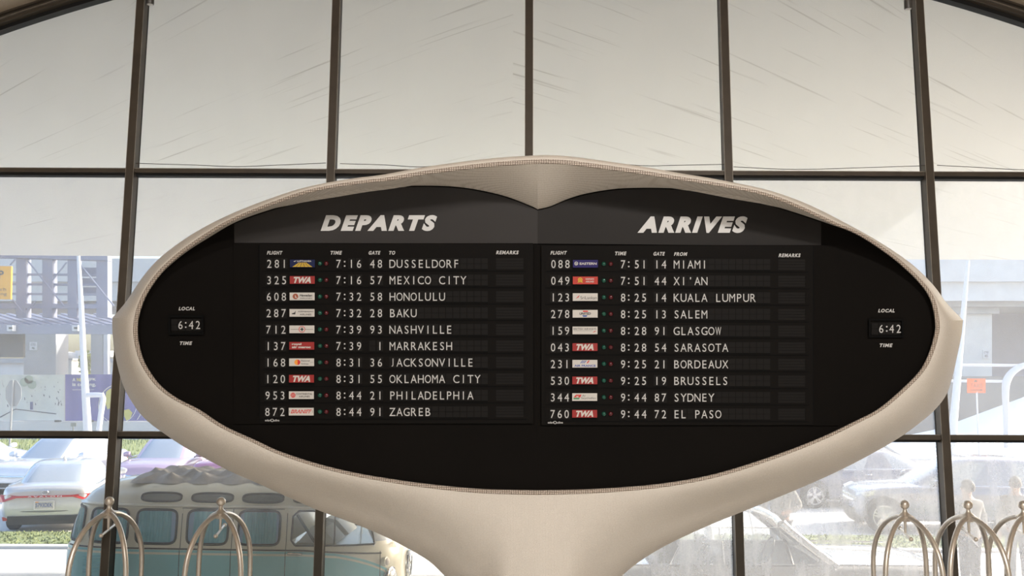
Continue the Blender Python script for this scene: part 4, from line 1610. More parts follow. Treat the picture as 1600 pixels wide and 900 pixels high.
def car(name, label, cat, loc, rotz, paint, kind='sedan', tail=None, plate_txt=None, group='parked cars', fwx=None):
    """+x is the nose"""
    t = thing(name, label, cat, loc, rotz, group)
    pm = PAINT[paint]
    if kind == 'sedan':
        W, r = 0.925, 0.335
        st = [(-2.46, .66, .42, .80), (-2.43, .80, .34, .96), (-2.34, .87, .27, 1.02), (-2.1, .905, .23, 1.045), (-1.6, .925, .21, 1.045), (-.8, .925, .20, 1.0), (0, .925, .20, .985),
              (.9, .925, .20, .975), (1.3, .92, .21, .95), (1.8, .905, .22, .88), (2.15, .87, .25, .80), (2.36, .80, .30, .70), (2.45, .66, .36, .58)]
        gh = [(.95, -1.98, 1.22, .83), (1.10, -1.72, .92, .78), (1.28, -1.36, .52, .70), (1.375, -1.12, .24, .64), (1.42, -.92, .05, .575), (1.445, -.6, -.2, .40)]
        wx = (-1.42, 1.45)
    else:
        W, r = 0.94, 0.37
        st = [(-2.32, .70, .50, .92), (-2.28, .84, .40, 1.04), (-2.15, .90, .33, 1.08), (-1.5, .94, .28, 1.07), (-.6, .94, .26, 1.05), (.3, .94, .26, 1.04), (.9, .94, .26, 1.04), (1.3, .93, .27, 1.035),
              (1.75, .91, .28, 1.0), (2.08, .87, .30, .94), (2.25, .80, .34, .86), (2.33, .66, .42, .72)]
        gh = [(1.0, -2.2, 1.18, .85), (1.2, -2.1, .85, .80), (1.42, -1.92, .48, .73), (1.55, -1.76, .22, .68), (1.61, -1.6, .0, .61), (1.64, -1.2, -.3, .42)]
        wx = (-1.38, 1.42)
    if fwx:
        wx = (wx[0], fwx)
    mb = MB()
    # refine stations
    xs = [s[0] for s in st]
    dense = []
    for i in range(len(st) - 1):
        for k in range(3):
            u = k / 3
            dense.append(tuple(st[i][q] * (1 - u) + st[i + 1][q] * u for q in range(4)))
    dense.append(st[-1])
    mb.grid([section(*s) for s in dense], 0, True, True, True)
    mb.build('body', pm, t, smooth=True, autosmooth=R(50))
    # greenhouse
    mb = MB()
    rows = []
    n_ = 3.6
    NG = 64
    for (z, x0, x1, w) in gh:
        row = []
        for k in range(NG):
            a = 2 * math.pi * k / NG
            c_, s_ = math.cos(a), math.sin(a)
            row.append(((x0 + x1) / 2 + (x1 - x0) / 2 * abs(c_) ** (2 / n_) * (1 if c_ >= 0 else -1), w * abs(s_) ** (2 / 5.0) * (1 if s_ >= 0 else -1), z))
        rows.append(row)
    nroof = 3

    def gm(i, j):
        if i >= nroof:
            return 0
        d = (j + 0.5) / NG * 360 % 180
        d = min(d, 180 - d)
        if 24 < d < 38 or abs(d - 90) < 4:
            return 0
        return 1
    mb.grid(rows, gm, True, False, True)
    mb.build('cabin', [pm, M['car_glass']], t, smooth=True, autosmooth=R(45))
    for x in wx:
        for s in (-1, 1):
            w_ = wheel(t, x, s * (W - 0.10), r, s)
            mb = MB()
            rows = []
            for k in range(17):
                a = R(-12) + R(204) * k / 16
                rows.append([(x + q * math.cos(a), s * (W + d), r + q * math.sin(a)) for q, d in ((r * 0.9, -0.03), (r * 1.16, 0.0), (r * 1.22, 0.004), (r * 1.22, -0.03))])
            mb.grid(rows)
            mb.build('wheel_arch', M['trim_black'], t)
    zt = st[0][3]
    xr_, xf_ = st[0][0], st[-1][0]
    for s in (-1, 1):
        # mirrors
        mb = MB()
        mx = 0.78 if kind == 'sedan' else 0.72
        mz = 1.03 if kind == 'sedan' else 1.12
        mb.lathe([(0.0, -0.10), (0.06, -0.09), (0.085, 0.0), (0.07, 0.09), (0.0, 0.11)], (mx, s * (W + 0.10), mz), (0.1, 1, 0.1), 12)
        mb.tube([(mx, s * (W - 0.06), mz - 0.08), (mx, s * (W + 0.06), mz - 0.02)], 0.025, 6)
        mb.build('mirror', pm, t, smooth=True)
        # head lamps
        mb = MB()
        zz = .70 if kind == 'sedan' else .86
        p = [(xf_ - .10, s * .42, zz - .02), (xf_ - .16, s * .74, zz + .02), (xf_ - .36, s * .86, zz + .08), (xf_ - .34, s * .84, zz - .04), (xf_ - .13, s * .74, zz - .09), (xf_ - .06, s * .42, zz - .08)]
        mb.slab(p, (0.05, s * 0.035, 0.01))
        mb.build('headlight', M['head_lens'], t)
        if not tail:
            mb = MB()
            p = [(xr_ + .06, s * .50, zt - .02), (xr_ + .06, s * .78, zt), (xr_ + .24, s * .88, zt), (xr_ + .24, s * .88, zt - .12), (xr_ + .05, s * .78, zt - .13), (xr_ + .05, s * .50, zt - .11)]
            mb.slab(p, (-0.05, s * 0.03, 0))
            mb.build('taillight', M['tail_red'], t)
    # grille and bumper
    mb = MB()
    zg = .52 if kind == 'sedan' else .64
    mb.hexa([(xf_ - .02, -.5, zg - .1), (xf_ - .02, .5, zg - .1), (xf_ - .04, .5, zg + .1), (xf_ - .04, -.5, zg + .1)] + [(xf_ - .2, a, b_) for a, b_ in ((-.5, zg - .1), (.5, zg - .1), (.5, zg + .1), (-.5, zg + .1))])
    mb.hexa([(xf_ + .03, -.42, zg - .26), (xf_ + .03, .42, zg - .26), (xf_ + .03, .46, zg - .15), (xf_ + .03, -.46, zg - .15)] + [(xf_ - .2, a, b_) for a, b_ in ((-.42, zg - .26), (.42, zg - .26), (.46, zg - .15), (-.46, zg - .15))])
    gr = mb.build('grille', M['trim_black'], t)
    mb = MB()
    mb.tube([(xf_ - .10, -.72, zg + .14), (xf_ + .0, -.40, zg + .03), (xf_ + .012, 0, zg + .02), (xf_ + .0, .40, zg + .03), (xf_ - .10, .72, zg + .14)], 0.028, 8)
    mb.build('chrome_bar', M['chrome'], gr)
    mb = MB()
    for s in (-1, 1):
        pass
    mb.box(xr_ - .02, xr_ + .3, -.72, .72, .24, .42)
    mb.build('rear_valance', M['trim_black'], t)
    # door handles and seams on both flanks
    for s in (-1, 1):
        for x in (-0.05, -1.0) if kind == 'sedan' else (0.05, -0.95):
            mb = MB()
            zz = .86 if kind == 'sedan' else .90
            mb.tube([(x - .09, s * (W + .0), zz), (x - .06, s * (W + .022), zz), (x + .06, s * (W + .022), zz), (x + .09, s * (W + .0), zz)], .013, 6)
            mb.build('door_handle', M['chrome'], t)
        mb = MB()
        mb.tube([(gh[0][1] + .25, s * (gh[0][3] + .075), gh[0][0] + .045), (0, s * (gh[0][3] + .085), gh[0][0] + .055), (gh[0][2] - .25, s * (gh[0][3] + .07), gh[0][0] + .03)], .012, 6)
        mb.build('window_trim', M['chrome'], t)
    if tail:
        # full width tail bar, badge, plate, reflectors
        mb = MB()
        for s in (-1, 1):
            p = [(-2.47, s * .50, .845), (-2.43, s * .78, .87), (-2.30, s * .89, .865), (-2.28, s * .90, .70), (-2.42, s * .80, .72), (-2.46, s * .55, .80)]
            mb.slab(p, (-0.03, s * 0.02, 0))
        mb.box(-2.495, -2.44, -.56, .56, .805, .845)
        tb = mb.build('tail_light_bar', M['tail_red'], t)
        mb = MB()
        fn = lambda a, b_: (-2.4965, a, b_)
        letters(mb, 'AVALON', .34, .838, -.34, .812, fn, 0, 0.03, 0, 1.5)
        mb.build('model_lettering', M['chrome'], tb)
        mb = MB()
        rows = []
        for k in range(25):
            a = 2 * math.pi * k / 24
            rows.append([(-2.475 - d, q * 1.35 * math.cos(a), .905 + q * math.sin(a)) for q, d in ((.055, 0), (.050, .012), (.040, .012), (.036, 0))])
        mb.grid(rows)
        for k in range(25):
            pass
        rows = []
        for k in range(25):
            a = 2 * math.pi * k / 24
            rows.append([(-2.476 - d, q * .55 * math.cos(a), .908 + q * math.sin(a)) for q, d in ((.046, 0), (.042, .012), (.032, .012), (.028, 0))])
        mb.grid(rows)
        rows = []
        for k in range(25):
            a = 2 * math.pi * k / 24
            rows.append([(-2.476 - d, q * 1.7 * math.cos(a), .922 + q * .45 * math.sin(a)) for q, d in ((.030, 0), (.027, .012), (.020, .012), (.017, 0))])
        mb.grid(rows)
        mb.build('badge', M['chrome'], t)
        mb = MB()
        mb.box(-2.50, -2.44, -.20, .20, .555, .735)
        mb.box(-2.512, -2.50, -.19, .19, .565, .725, 1)
        letters(mb, plate_txt, .165, .69, -.165, .605, lambda a, b_: (-2.5135, a, b_), 2, 0.01)
        mb.box(-2.5135, -2.5125, .11, .17, .70, .72, 3)
        mb.build('licence_plate', [M['chrome'], M['plate_white'], M['blue_ink'], M['orange_ink']], t)
        for s in (-1, 1):
            mb = MB()
            mb.slab([(-2.40, s * .62, .40), (-2.37, s * .84, .40), (-2.37, s * .82, .32), (-2.40, s * .66, .33)], (-.03, 0, 0))
            mb.build('reflector', M['tail_red'], t)
        mb = MB()
        mb.tube([(-2.30, -.88, .58), (-2.44, -.70, .52), (-2.48, 0, .50), (-2.44, .70, .52), (-2.30, .88, .58)], .008, 6)
        mb.build('trunk_seam', M['trim_black'], t)
        mb = MB()
        mb.lathe([(0.05, 0), (0.035, 0.02), (0.012, 0.09), (0.0, 0.095)], (-.75, 0, 1.45), (-.35, 0, 1), 8)
        mb.build('roof_antenna', pm, t)
    return t


ZG = -0.20


def gx(px, Y):
    return (px - 800) / 1500 * Y


car('sedan_car', 'silver sedan seen from behind with full-width red tail bar and licence plate', 'car', (-10.50, 23.2, ZG), R(90 + 13), 'silver', 'sedan', True, '5793DEK')
car('white_suv', 'white car facing us with a broad windscreen, parked just beyond the silver sedan', 'car', (-13.1, 28.3, ZG), R(-90 - 6), 'pearl', 'suv')
car('white_sedan', 'white sedan at the far left edge with only its sloping roof in view', 'car', (-17.6, 31.5, ZG), R(-18), 'white', 'sedan')
car('mauve_suv', 'mauve car facing us with chrome grille, above the van\'s folded roof', 'car', (-10.0, 28.6, ZG), R(-90 + 1), 'mauve', 'suv')
car('plum_car', 'plum red car end showing beside the mauve one at the sign\'s lower edge', 'car', (-7.75, 28.6, ZG), R(90), 'plum', 'sedan')
car('slate_suv', 'slate blue car side-on with large five-spoke wheels, behind the right luggage carts', 'car', (gx(1516, 21.4) - 0.12, 22.3, ZG), R(180 - 3), 'slate', 'suv', fwx=1.84)
car('navy_sedan', 'dark blue car with a red tail lamp, partly behind the slate blue one', 'car', (gx(1322, 26.5), 26.5, ZG), R(180 + 8), 'navy', 'sedan')

# ------------------------------------------------------------------ vintage split-colour van
def van_paint():
    m = bpy.data.materials.new('two_tone_van_paint')
    m.use_nodes = True
    n, l = m.node_tree.nodes, m.node_tree.links
    b = n['Principled BSDF']
    b.inputs['Roughness'].default_value = 0.22
    b.inputs['Coat Weight'].default_value = 0.6
    tc = n.new('ShaderNodeTexCoord')
    s = n.new('ShaderNodeSeparateXYZ')
    l.new(tc.outputs['Object'], s.inputs[0])

    def mth(op, *a):
        q = n.new('ShaderNodeMath')
        q.operation = op
        for i, v in enumerate(a):
            if isinstance(v, (int, float)):
                q.inputs[i].default_value = v
            else:
                l.new(v, q.inputs[i])
        return q.outputs[0]
    x, y, z = s.outputs
    ay = mth('ABSOLUTE', y)
    front = mth('GREATER_THAN', x, 1.35)
    nose = mth('MULTIPLY', mth('MULTIPLY', mth('MAXIMUM', mth('SUBTRACT', 0.80, ay), 0.0), 0.80), front)
    side = mth('MULTIPLY', mth('MAXIMUM', mth('SUBTRACT', x, 1.0), 0.0), 0.06)
    lim = mth('SUBTRACT', mth('SUBTRACT', 1.165, side), nose)
    dz = mth('SUBTRACT', z, lim)
    cream = mth('GREATER_THAN', dz, 0.0)
    line = mth('MULTIPLY', mth('GREATER_THAN', dz, -0.055), mth('LESS_THAN', dz, -0.030))
    fac = mth('MAXIMUM', cream, line)
    mx = n.new('ShaderNodeMix')
    mx.data_type = 'RGBA'
    mx.inputs['A'].default_value = (0.31, 0.62, 0.67, 1)
    mx.inputs['B'].default_value = (0.78, 0.755, 0.64, 1)
    l.new(fac, mx.inputs['Factor'])
    l.new(mx.outputs['Result'], b.inputs['Base Color'])
    return m


M['van'] = van_paint()
M['cream'] = mat('cream_paint', (0.78, 0.755, 0.64), 0.25, 0, 0, 1, 0, 1, 0.6)
M['teal'] = mat('teal_paint', (0.23, 0.50, 0.55), 0.3)
M['seal'] = mat('dark_window_rubber', (0.06, 0.055, 0.05), 0.6)
M['curtain'] = mat('blue_green_curtain', (0.26, 0.54, 0.64), 0.9, 0, 0.10, 7)
M['blue_gap'] = mat('pale_blue_lining', (0.36, 0.50, 0.72), 0.6)
M['smoke_glass'] = mat('grey_roof_window', (0.16, 0.17, 0.16), 0.05, 0, 0, 1, 0, 1, 1.0)
M['canvas'] = mat('grey_canvas', (0.42, 0.40, 0.39), 0.9, 0, 0.15, 4, 0.4, 25)
M['seat_white'] = mat('white_vinyl', (0.66, 0.66, 0.66), 0.5)
PANE = glass_mat('clear_pane', 0.02, 0.3)

VY = 12.66
ZP = -0.20
ZG = -0.02
VL = Vector((-3.44, VY, ZG))
VROT = R(-3.3)
van = thing('camper_van', 'vintage teal and cream camper van with curtained windows and folded canvas roof', 'van', VL, VROT)
VR = [(.25, 2.00, 1.98, .78, 4.6), (.42, 2.09, 2.08, .845, 4.6), (.75, 2.14, 2.13, .862, 4.6), (1.05, 2.14, 2.12, .862, 4.6), (1.165, 2.125, 2.09, .856, 4.6), (1.20, 2.10, 2.06, .838, 4.6),
      (1.40, 2.06, 1.98, .815, 4.6), (1.66, 1.99, 1.86, .785, 4.4), (1.675, 2.005, 1.885, .805, 4.4), (1.69, 2.005, 1.885, .805, 4.4), (1.70, 1.97, 1.84, .775, 4.3), (1.80, 1.90, 1.76, .725, 4.0), (1.90, 1.76, 1.60, .61, 3.6),
      (1.955, 1.52, 1.36, .46, 3.2), (1.985, 1.1, 1.0, .28, 2.8), (2.0, .5, .45, .1, 2.4)]
VZ = [r[0] for r in VR]


def vrow(z):
    return [float(np.interp(z, VZ, [r[k] for r in VR])) for k in range(1, 5)]


def v_side(x, z):
    ar, af, b_, n_ = vrow(z)
    a_ = af if x > 0 else ar
    n2 = 3.6 if x > 0 else n_
    q = min(abs(x) / a_, 0.9999)
    return b_ * (1 - q ** n2) ** (1 / n2)


def v_front(y, z, rear=False):
    ar, af, b_, n_ = vrow(z)
    a_ = ar if rear else af
    n2 = n_ if rear else 3.6
    q = min(abs(y) / b_, 0.9999)
    return a_ * (1 - q ** n2) ** (1 / n2) * (-1 if rear else 1)


mb = MB()
zs = []
for i in range(len(VZ) - 1):
    k = max(1, int((VZ[i + 1] - VZ[i]) / 0.05))
    zs += [VZ[i] + (VZ[i + 1] - VZ[i]) * j / k for j in range(k)]
zs.append(VZ[-1])
NV = 144
rows = []
for z in zs:
    ar, af, b_, n_ = vrow(z)
    row = []
    for k in range(NV):
        a = 2 * math.pi * k / NV
        c_, s_ = math.cos(a), math.sin(a)
        n2 = 3.6 if c_ > 0 else n_
        row.append(((af if c_ > 0 else ar) * abs(c_) ** (2 / n2) * (1 if c_ > 0 else -1), b_ * abs(s_) ** (2 / n2) * (1 if s_ > 0 else -1), z))
    rows.append(row)
mb.grid(rows, 0, True, True, True)
body = mb.build('body', [M['van'], M['cream']], van, smooth=True, autosmooth=R(35))


def van_xz(px, py, yl=-0.83):
    """van coordinates of the point of its near flank seen at px, py"""
    c_, s_ = math.cos(VROT), math.sin(VROT)
    n_ = Vector((-s_, c_, 0)) * -1
    p = at_plane(px, py, VL + Vector((-s_ * yl, c_ * yl, 0)), n_) - VL
    return p.x * c_ + p.y * s_, p.z


# cab window opening, cut right through
cx0, cz0 = van_xz(455, 832)
cx1, _ = van_xz(580, 833)
cut = MB()
zc0, zc1 = 1.232, 1.635
pr = [(cx0 + .05, zc0), (cx1, zc0), (cx1 - .02, zc0 + .10), (cx1 - .10, zc1 - .04), (cx1 - .15, zc1), (cx0 + .07, zc1), (cx0 + .01, zc1 - .06), (cx0, zc0 + .06)]
cut.slab([(x, -1.2, z) for x, z in pr], (0, 2.4, 0), 1)
cutter = cut.build('cutter', [M['van'], M['cream']], None)
cutter.location = VL
cutter.rotation_euler = (0, 0, VROT)
md = body.modifiers.new('cut', 'BOOLEAN')
md.object = cutter
md.operation = 'DIFFERENCE'
md.solver = 'EXACT'
bpy.context.view_layer.update()
dg = bpy.context.evaluated_depsgraph_get()
nm = bpy.data.meshes.new_from_object(body.evaluated_get(dg))
body.modifiers.clear()
old = body.data
body.data = nm
nm.name = 'body'
bpy.data.meshes.remove(old)
cm = cutter.data
bpy.data.objects.remove(cutter)
bpy.data.meshes.remove(cm)


def se_outline(cx, cz, hw, hh, e=5.0, n_=40):
    out = []
    for k in range(n_):
        a = 2 * math.pi * k / n_
        c_, s_ = math.cos(a), math.sin(a)
        out.append((cx + hw * abs(c_) ** (2 / e) * (1 if c_ > 0 else -1), cz + hh * abs(s_) ** (2 / e) * (1 if s_ > 0 else -1)))
    return out


def van_panel(mb, cx, cz, hw, hh, off, sgn=-1, mi=0, e=5.0, fold=0.0):
    rows = []
    for rr in (0.001, 0.25, 0.5, 0.75, 1.0):
        rows.append([(x, sgn * (v_side(x, z) + off), z) for x, z in [(cx + (a - cx) * rr, cz + (b_ - cz) * rr) for a, b_ in se_outline(cx, cz, hw, hh, e)]])
    mb.grid(rows, mi, True)


def van_curtain(mb, x0, x1, z0, z1, off, sgn=-1):
    rows = []
    nx_ = 46
    for i in range(nx_ + 1):
        x = x0 + (x1 - x0) * i / nx_
        w_ = 0.006 * math.sin(i * 1.05) + 0.003 * math.sin(i * 2.7 + 1)
        rows.append([(x + 0.004 * math.sin(i + z * 9), sgn * (v_side(x, z) + off + w_), z) for z in [z0 + (z1 - z0) * k / 5 for k in range(6)]])
    mb.grid(rows)


WIN = [(94.5, 124, 775.5, 826.5, (0.0, 1.0)), (136, 200.5, 775.5, 826.5, (0.10, 0.97)), (212, 277, 776.5, 827, (0.03, 0.88)), (292, 357.5, 777.5, 829, (0.13, 0.98)), (372.5, 438, 779, 830, (0.10, 0.93))]
for sgn in (-1, 1):
    for (xa_, xb_, ya_, yb_, cov) in WIN:
        X0, Zb = van_xz(xa_, yb_)
        X1, Zt = van_xz(xb_, ya_)
        if xa_ < 100:
            X0, X1 = -2.012, -1.80
        Zb, Zt = 1.235, 1.637
        cx, hw, cz, hh = (X0 + X1) / 2, (X1 - X0) / 2, (Zb + Zt) / 2, (Zt - Zb) / 2
        mb = MB()
        van_panel(mb, cx, cz, hw, hh, 0.002, sgn)
        w_ = mb.build('window_backing', M['blue_gap'], van)
        mb = MB()
        van_curtain(mb, X0 + 0.012 + (2 * hw - 0.024) * cov[0], X0 + 0.012 + (2 * hw - 0.024) * cov[1], Zb + 0.02, Zt - 0.02, 0.012, sgn)
        mb.build('curtain', M['curtain'], w_, smooth=True)
        mb = MB()
        van_panel(mb, cx, cz, hw, hh, 0.024, sgn)
        mb.build('pane', PANE, w_)
        mb = MB()
        o = se_outline(cx, cz, hw, hh, 6.0, 48)
        pts = [(x, sgn * (v_side(x, z) + 0.014), z) for x, z in o]
        mb.tube(pts + [pts[0]], 0.0145, 8, caps=False)
        mb.build('window_seal', M['seal'], w_, smooth=True)
    for (xa_, xb_) in ((215.5, 281), (295.5, 362), (375.5, 441), (455, 520)):
        X0, _ = van_xz(xa_, 761)
        X1, _ = van_xz(xb_, 761)
        cx, hw, cz, hh = (X0 + X1) / 2, (X1 - X0) / 2 - 0.01, 1.778, 0.048
        mb = MB()
        van_panel(mb, cx, cz, hw, hh, 0.004, sgn, 0, 3.2)
        w_ = mb.build('roof_window', M['smoke_glass'], van)
        mb = MB()
        pts = [(x, sgn * (v_side(x, z) + 0.006), z) for x, z in se_outline(cx, cz, hw, hh, 3.2, 40)]
        mb.tube(pts + [pts[0]], 0.014, 8, caps=False)
        mb.build('roof_window_seal', M['seal'], w_, smooth=True)
    # cab window seal and pane
    xs_, zs_ = (cx0 + cx1) / 2, (zc0 + zc1) / 2
    mb = MB()
    pts = []
    for i in range(len(pr)):
        a, b_ = pr[i], pr[(i + 1) % len(pr)]
        for k in range(4):
            x, z = a[0] + (b_[0] - a[0]) * k / 4, a[1] + (b_[1] - a[1]) * k / 4
            pts.append((x, sgn * (v_side(x, z) + 0.004), z))
    mb.tube(pts + [pts[0]], 0.012, 6, caps=False)
    xv = cx0 + (cx1 - cx0) * 0.53
    mb.tube([(xv, sgn * (v_side(xv, zc0) + 0.002), zc0), (xv - .01, sgn * (v_side(xv, zc1) + 0.002), zc1)], 0.010, 6)
    w_ = mb.build('cab_window_frame', M['seal'], van)
    mb = MB()
    mb.slab([(x, sgn * (v_side(min(x, cx1 - .12), z) - 0.012), z) for x, z in pr], (0, -sgn * 0.004, 0))
    mb.build('cab_pane', PANE, w_)
    # belt moulding
    mb = MB()
    xx = [-2.0 + 3.9 * k / 60 for k in range(61)]
    mb.tube([(x, sgn * (v_side(x, 1.178 - 0.06 * max(0, x - 1.0)) + 0.004), 1.178 - 0.06 * max(0, x - 1.0)) for x in xx], 0.0095, 6)
    mb.build('belt_moulding', M['seal'], van)
    mb = MB()
    mb.tube([(x, sgn * (v_side(x, 1.682) + 0.004), 1.682) for x in [-1.9 + 3.6 * k / 40 for k in range(41)]], 0.010, 6)
    mb.build('rain_gutter', M['cream'], van)
    # door seams
    for px in (281.5, 361.5, 446.5):
        x, _ = van_xz(px, 860)
        mb = MB()
        mb.tube([(x, sgn * (v_side(x, z) + 0.0005), z) for z in [.45 + k * .05 for k in range(25)]], 0.005, 5)
        mb.build('door_seam', M['seal'], van)
    x, _ = van_xz(586, 860)
    mb = MB()
    mb.tube([(x + 0.03 * math.sin((z - .45) * 3), sgn * (v_side(x, z) + 0.0005), z) for z in [.45 + k * .05 for k in range(15)]], 0.005, 5)
    mb.build('door_seam', M['seal'], van)
    mb = MB()
    xa_, _ = van_xz(284, 773)
    xb_, _ = van_xz(446, 775)
    mb.tube([(xa_ + (xb_ - xa_) * k / 20, sgn * (v_side(xa_ + (xb_ - xa_) * k / 20, 1.655) + 0.0005), 1.655) for k in range(21)], 0.004, 5)
    mb.build('door_seam', M['seal'], van)
    for px in (282, 446):
        x, z = van_xz(px, 799)
        mb = MB()
        mb.box(x - .02, x + .02, sgn * v_side(x, z) - .012, sgn * v_side(x, z) + .012, z - .028, z + .028)
        mb.build('door_hinge', M['cream'], van)
    # handle on the cab door
    x, z = van_xz(452, 864)
    mb = MB()
    y = sgn * (v_side(x, z))
    mb.tube([(x, y, z), (x, y + sgn * .03, z), (x + .05, y + sgn * .035, z), (x + .17, y + sgn * .03, z - .006)], [.016, .016, .013, .010], 8)
    mb.build('door_handle', M['chrome'], van, smooth=True)
    mb = MB()
    x, z = van_xz(379, 868)
    y = sgn * v_side(x, z)
    mb.tube([(x - .03, y + sgn * .02, z + .03), (x, y + sgn * .028, z), (x + .02, y + sgn * .02, z - .005)], .007, 6)
    mb.build('door_catch', M['chrome'], van)
    # louvres
    mb = MB()
    x0_, _ = van_xz(127, 860)
    x1_, _ = van_xz(158.5, 860)
    for k in range(11):
        z = 1.085 - k * 0.037
        p = [(x0_, sgn * v_side(x0_, z), z), (x1_, sgn * v_side(x1_, z), z), (x1_, sgn * (v_side(x1_, z) + .016), z - .022), (x0_, sgn * (v_side(x0_, z) + .016), z - .022)]
        mb.slab(p, (0, 0, -0.004))
    mb.build('air_louvres', M['teal'], van)
    # lamps on the nose
    for nm_, yy_, zz_, rad, mm in (('indicator', .60, 1.02, .050, 'plate_white'), ('headlight', .545, .835, .098, 'head_lens')):
        xf2 = v_front(yy_, zz_)
        mb = MB()
        mb.lathe([(rad * 1.0, -0.06), (rad * 1.18, 0.0), (rad * 1.14, 0.025), (rad, 0.03)], (xf2, sgn * yy_, zz_), (1, sgn * .30, .05), 20)
        r_ = mb.build(nm_ + '_ring', M['chrome'] if nm_ == 'headlight' else M['cream'], van, smooth=True)
        mb = MB()
        mb.lathe([(rad, 0.026), (rad * .8, 0.045), (rad * .4, 0.057), (0, 0.06)], (xf2, sgn * yy_, zz_), (1, sgn * .30, .05), 20)
        mb.build(nm_, M[mm], r_, smooth=True)
    for x in (-1.2, 1.2):
        wheel(van, x, sgn * .70, .33, sgn, 'chrome')
    # split windscreen
    mb = MB()
    rows = []
    for k in range(9):
        y = .05 + .58 * k / 8
        rows.append([(v_front(y, z) + .012, sgn * y, z) for z in [1.26 + .34 * j / 6 for j in range(7)]])
    mb.grid(rows)
    mb.build('windscreen', M['car_glass'], van, smooth=True)
    # wing mirror
    mb = MB()
    xm, zm = van_xz(562, 828)
    ym = sgn * .80
    mb.tube([(cx1 + .02, sgn * (v_side(cx1, 1.26)), 1.25), (cx1 + .06, ym + sgn * .16, 1.27)], .008, 6)
    mb.lathe([(0, -.012), (.06, -.012), (.065, 0), (.055, .02), (0, .03)], (cx1 + .06, ym + sgn * .18, 1.28), (1, 0, 0), 14)
    mb.build('wing_mirror', M['chrome'], van, smooth=True)
# nose emblem, bumper
ze = .88
xe = v_front(0, ze) + .012
mb = MB()
rows = []
for k in range(33):
    a = 2 * math.pi * k / 32
    rows.append([(xe + d, q * math.cos(a), ze + q * math.sin(a)) for q, d in ((.18, 0), (.175, .022), (.155, .022), (.15, 0))])
mb.grid(rows)
for pts in ([(-.075, .145), (0, .03), (.075, .145)], [(-.150, .06), (-.07, -.135), (0, .0), (.07, -.135), (.150, .06)]):
    for i in range(len(pts) - 1):
        mb.tube([(xe + .012, pts[i][0], ze + pts[i][1]), (xe + .012, pts[i + 1][0], ze + pts[i + 1][1])], .013, 6)
mb.build('nose_emblem', M['chrome'], van, smooth=True)
for rear in (False, True):
    mb = MB()
    pts = []
    for k in range(21):
        y = -.84 + 1.68 * k / 20
        pts.append((v_front(y * .98, .45, rear) + (.08 if not rear else -.08), y, .42))
    mb.tube(pts, .07, 8)
    mb.build('bumper', M['cream'], van, smooth=True)
# folded canvas sunroof
mb = MB()
xa_, _ = van_xz(214, 745, -0.35)
xb_, _ = van_xz(446, 748, -0.35)
rows = []
rnd = random.Random(2)
NXF, NYF = 150, 40
for i in range(NXF + 1):
    u = i / NXF
    x = xa_ + (xb_ - xa_) * u
    row = []
    for j in range(NYF + 1):
        v_ = j / NYF * 2 - 1
        y = v_ * .56
        zr = float(np.interp(abs(y), [0, .1, .28, .46, .61], [2.0, 2.0, 1.985, 1.955, 1.90]))
        e = min(1, (1 - abs(v_)) * 6) * min(1, u * 14, (1 - u) * 14)
        h = 0.004 + e * (0.006 + 0.052 * (1 - abs(math.sin(u * 9 + 1.6 * v_ + 1.2 * math.sin(v_ * 3 + u * 5)))) + 0.030 * (1 - abs(math.sin(u * 17 - v_ * 5 + 1))) + 0.012 * math.sin(v_ * 11 + u * 19))
        row.append((x, y * (1 + .05 * math.sin(u * 30)), zr + h))
    rows.append(row)
mb.grid(rows)
mb.build('folded_canvas', M['canvas'], van, smooth=True, autosmooth=R(60))
# cab seat and wheel seen through the opening
mb = MB()
for y0 in (-.62, .08):
    mb.hexa([(cx0 + .02, y0, zc0 + .0), (cx0 + .50, y0, zc0), (cx0 + .34, y0, zc0 + .17), (cx0 + .20, y0, zc0 + .20)] +
            [(cx0 + .02, y0 + .5, zc0 + .0), (cx0 + .50, y0 + .5, zc0), (cx0 + .34, y0 + .5, zc0 + .17), (cx0 + .20, y0 + .5, zc0 + .20)])
mb.build('cab_seat_backs', M['seat_white'], van)
mb = MB()
mb.tube([(cx0 + .04, -.72, zc1 - .05), (cx0 + .25, -.68, zc0 + .02)], .018, 6)
mb.build('seat_belt', M['trim_black'], van)
mb = MB()
cst = Vector((cx1 - .12, .36, zc0 + .06))
pts = [cst + Vector((math.cos(a) * .10, math.sin(a) * .2, math.sin(a) * 0 + math.cos(a) * .08)) for a in [2 * math.pi * k / 24 for k in range(25)]]
mb.tube(pts, .012, 6)
mb.build('steering_wheel', M['trim_black'], van)

# ------------------------------------------------------------------ convertible by the right-hand panes
cv = thing('convertible_car', 'long pale grey open convertible with bright windscreen frame, just outside the right panes', 'car', (3.02, 13.42, ZG), R(0.5))
pm = PAINT['grey']
st = [(-2.72, .78, .40, .72), (-2.68, .88, .34, .84), (-2.4, .93, .28, .86), (-1.6, .95, .26, .865), (-1.2, .95, .26, .865)]
st2 = [(-1.2, .95, .26, .50), (1.0, .95, .26, .50)]
st3 = [(1.0, .95, .26, .86), (1.5, .95, .26, .87), (2.2, .94, .27, .86), (2.5, .92, .30, .84), (2.66, .88, .36, .80), (2.72, .80, .42, .70)]
mb = MB()
for s in (st, st3):
    mb.grid([section(*q) for q in s], 0, True, True, True)
for s in (-1, 1):
    mb.grid([[(x, s * y, z) for y, z in ((.95, .26), (.975, .55), (.955, .83), (.93, .872), (.84, .872), (.82, .50), (.82, .26))] for x in (-1.25, -.4, .4, 1.1)], 0, True, True, True)
mb.box(-1.25, 1.05, -.9, .9, .24, .32)
mb.build('body', pm, cv, smooth=True, autosmooth=R(40))
mb = MB()
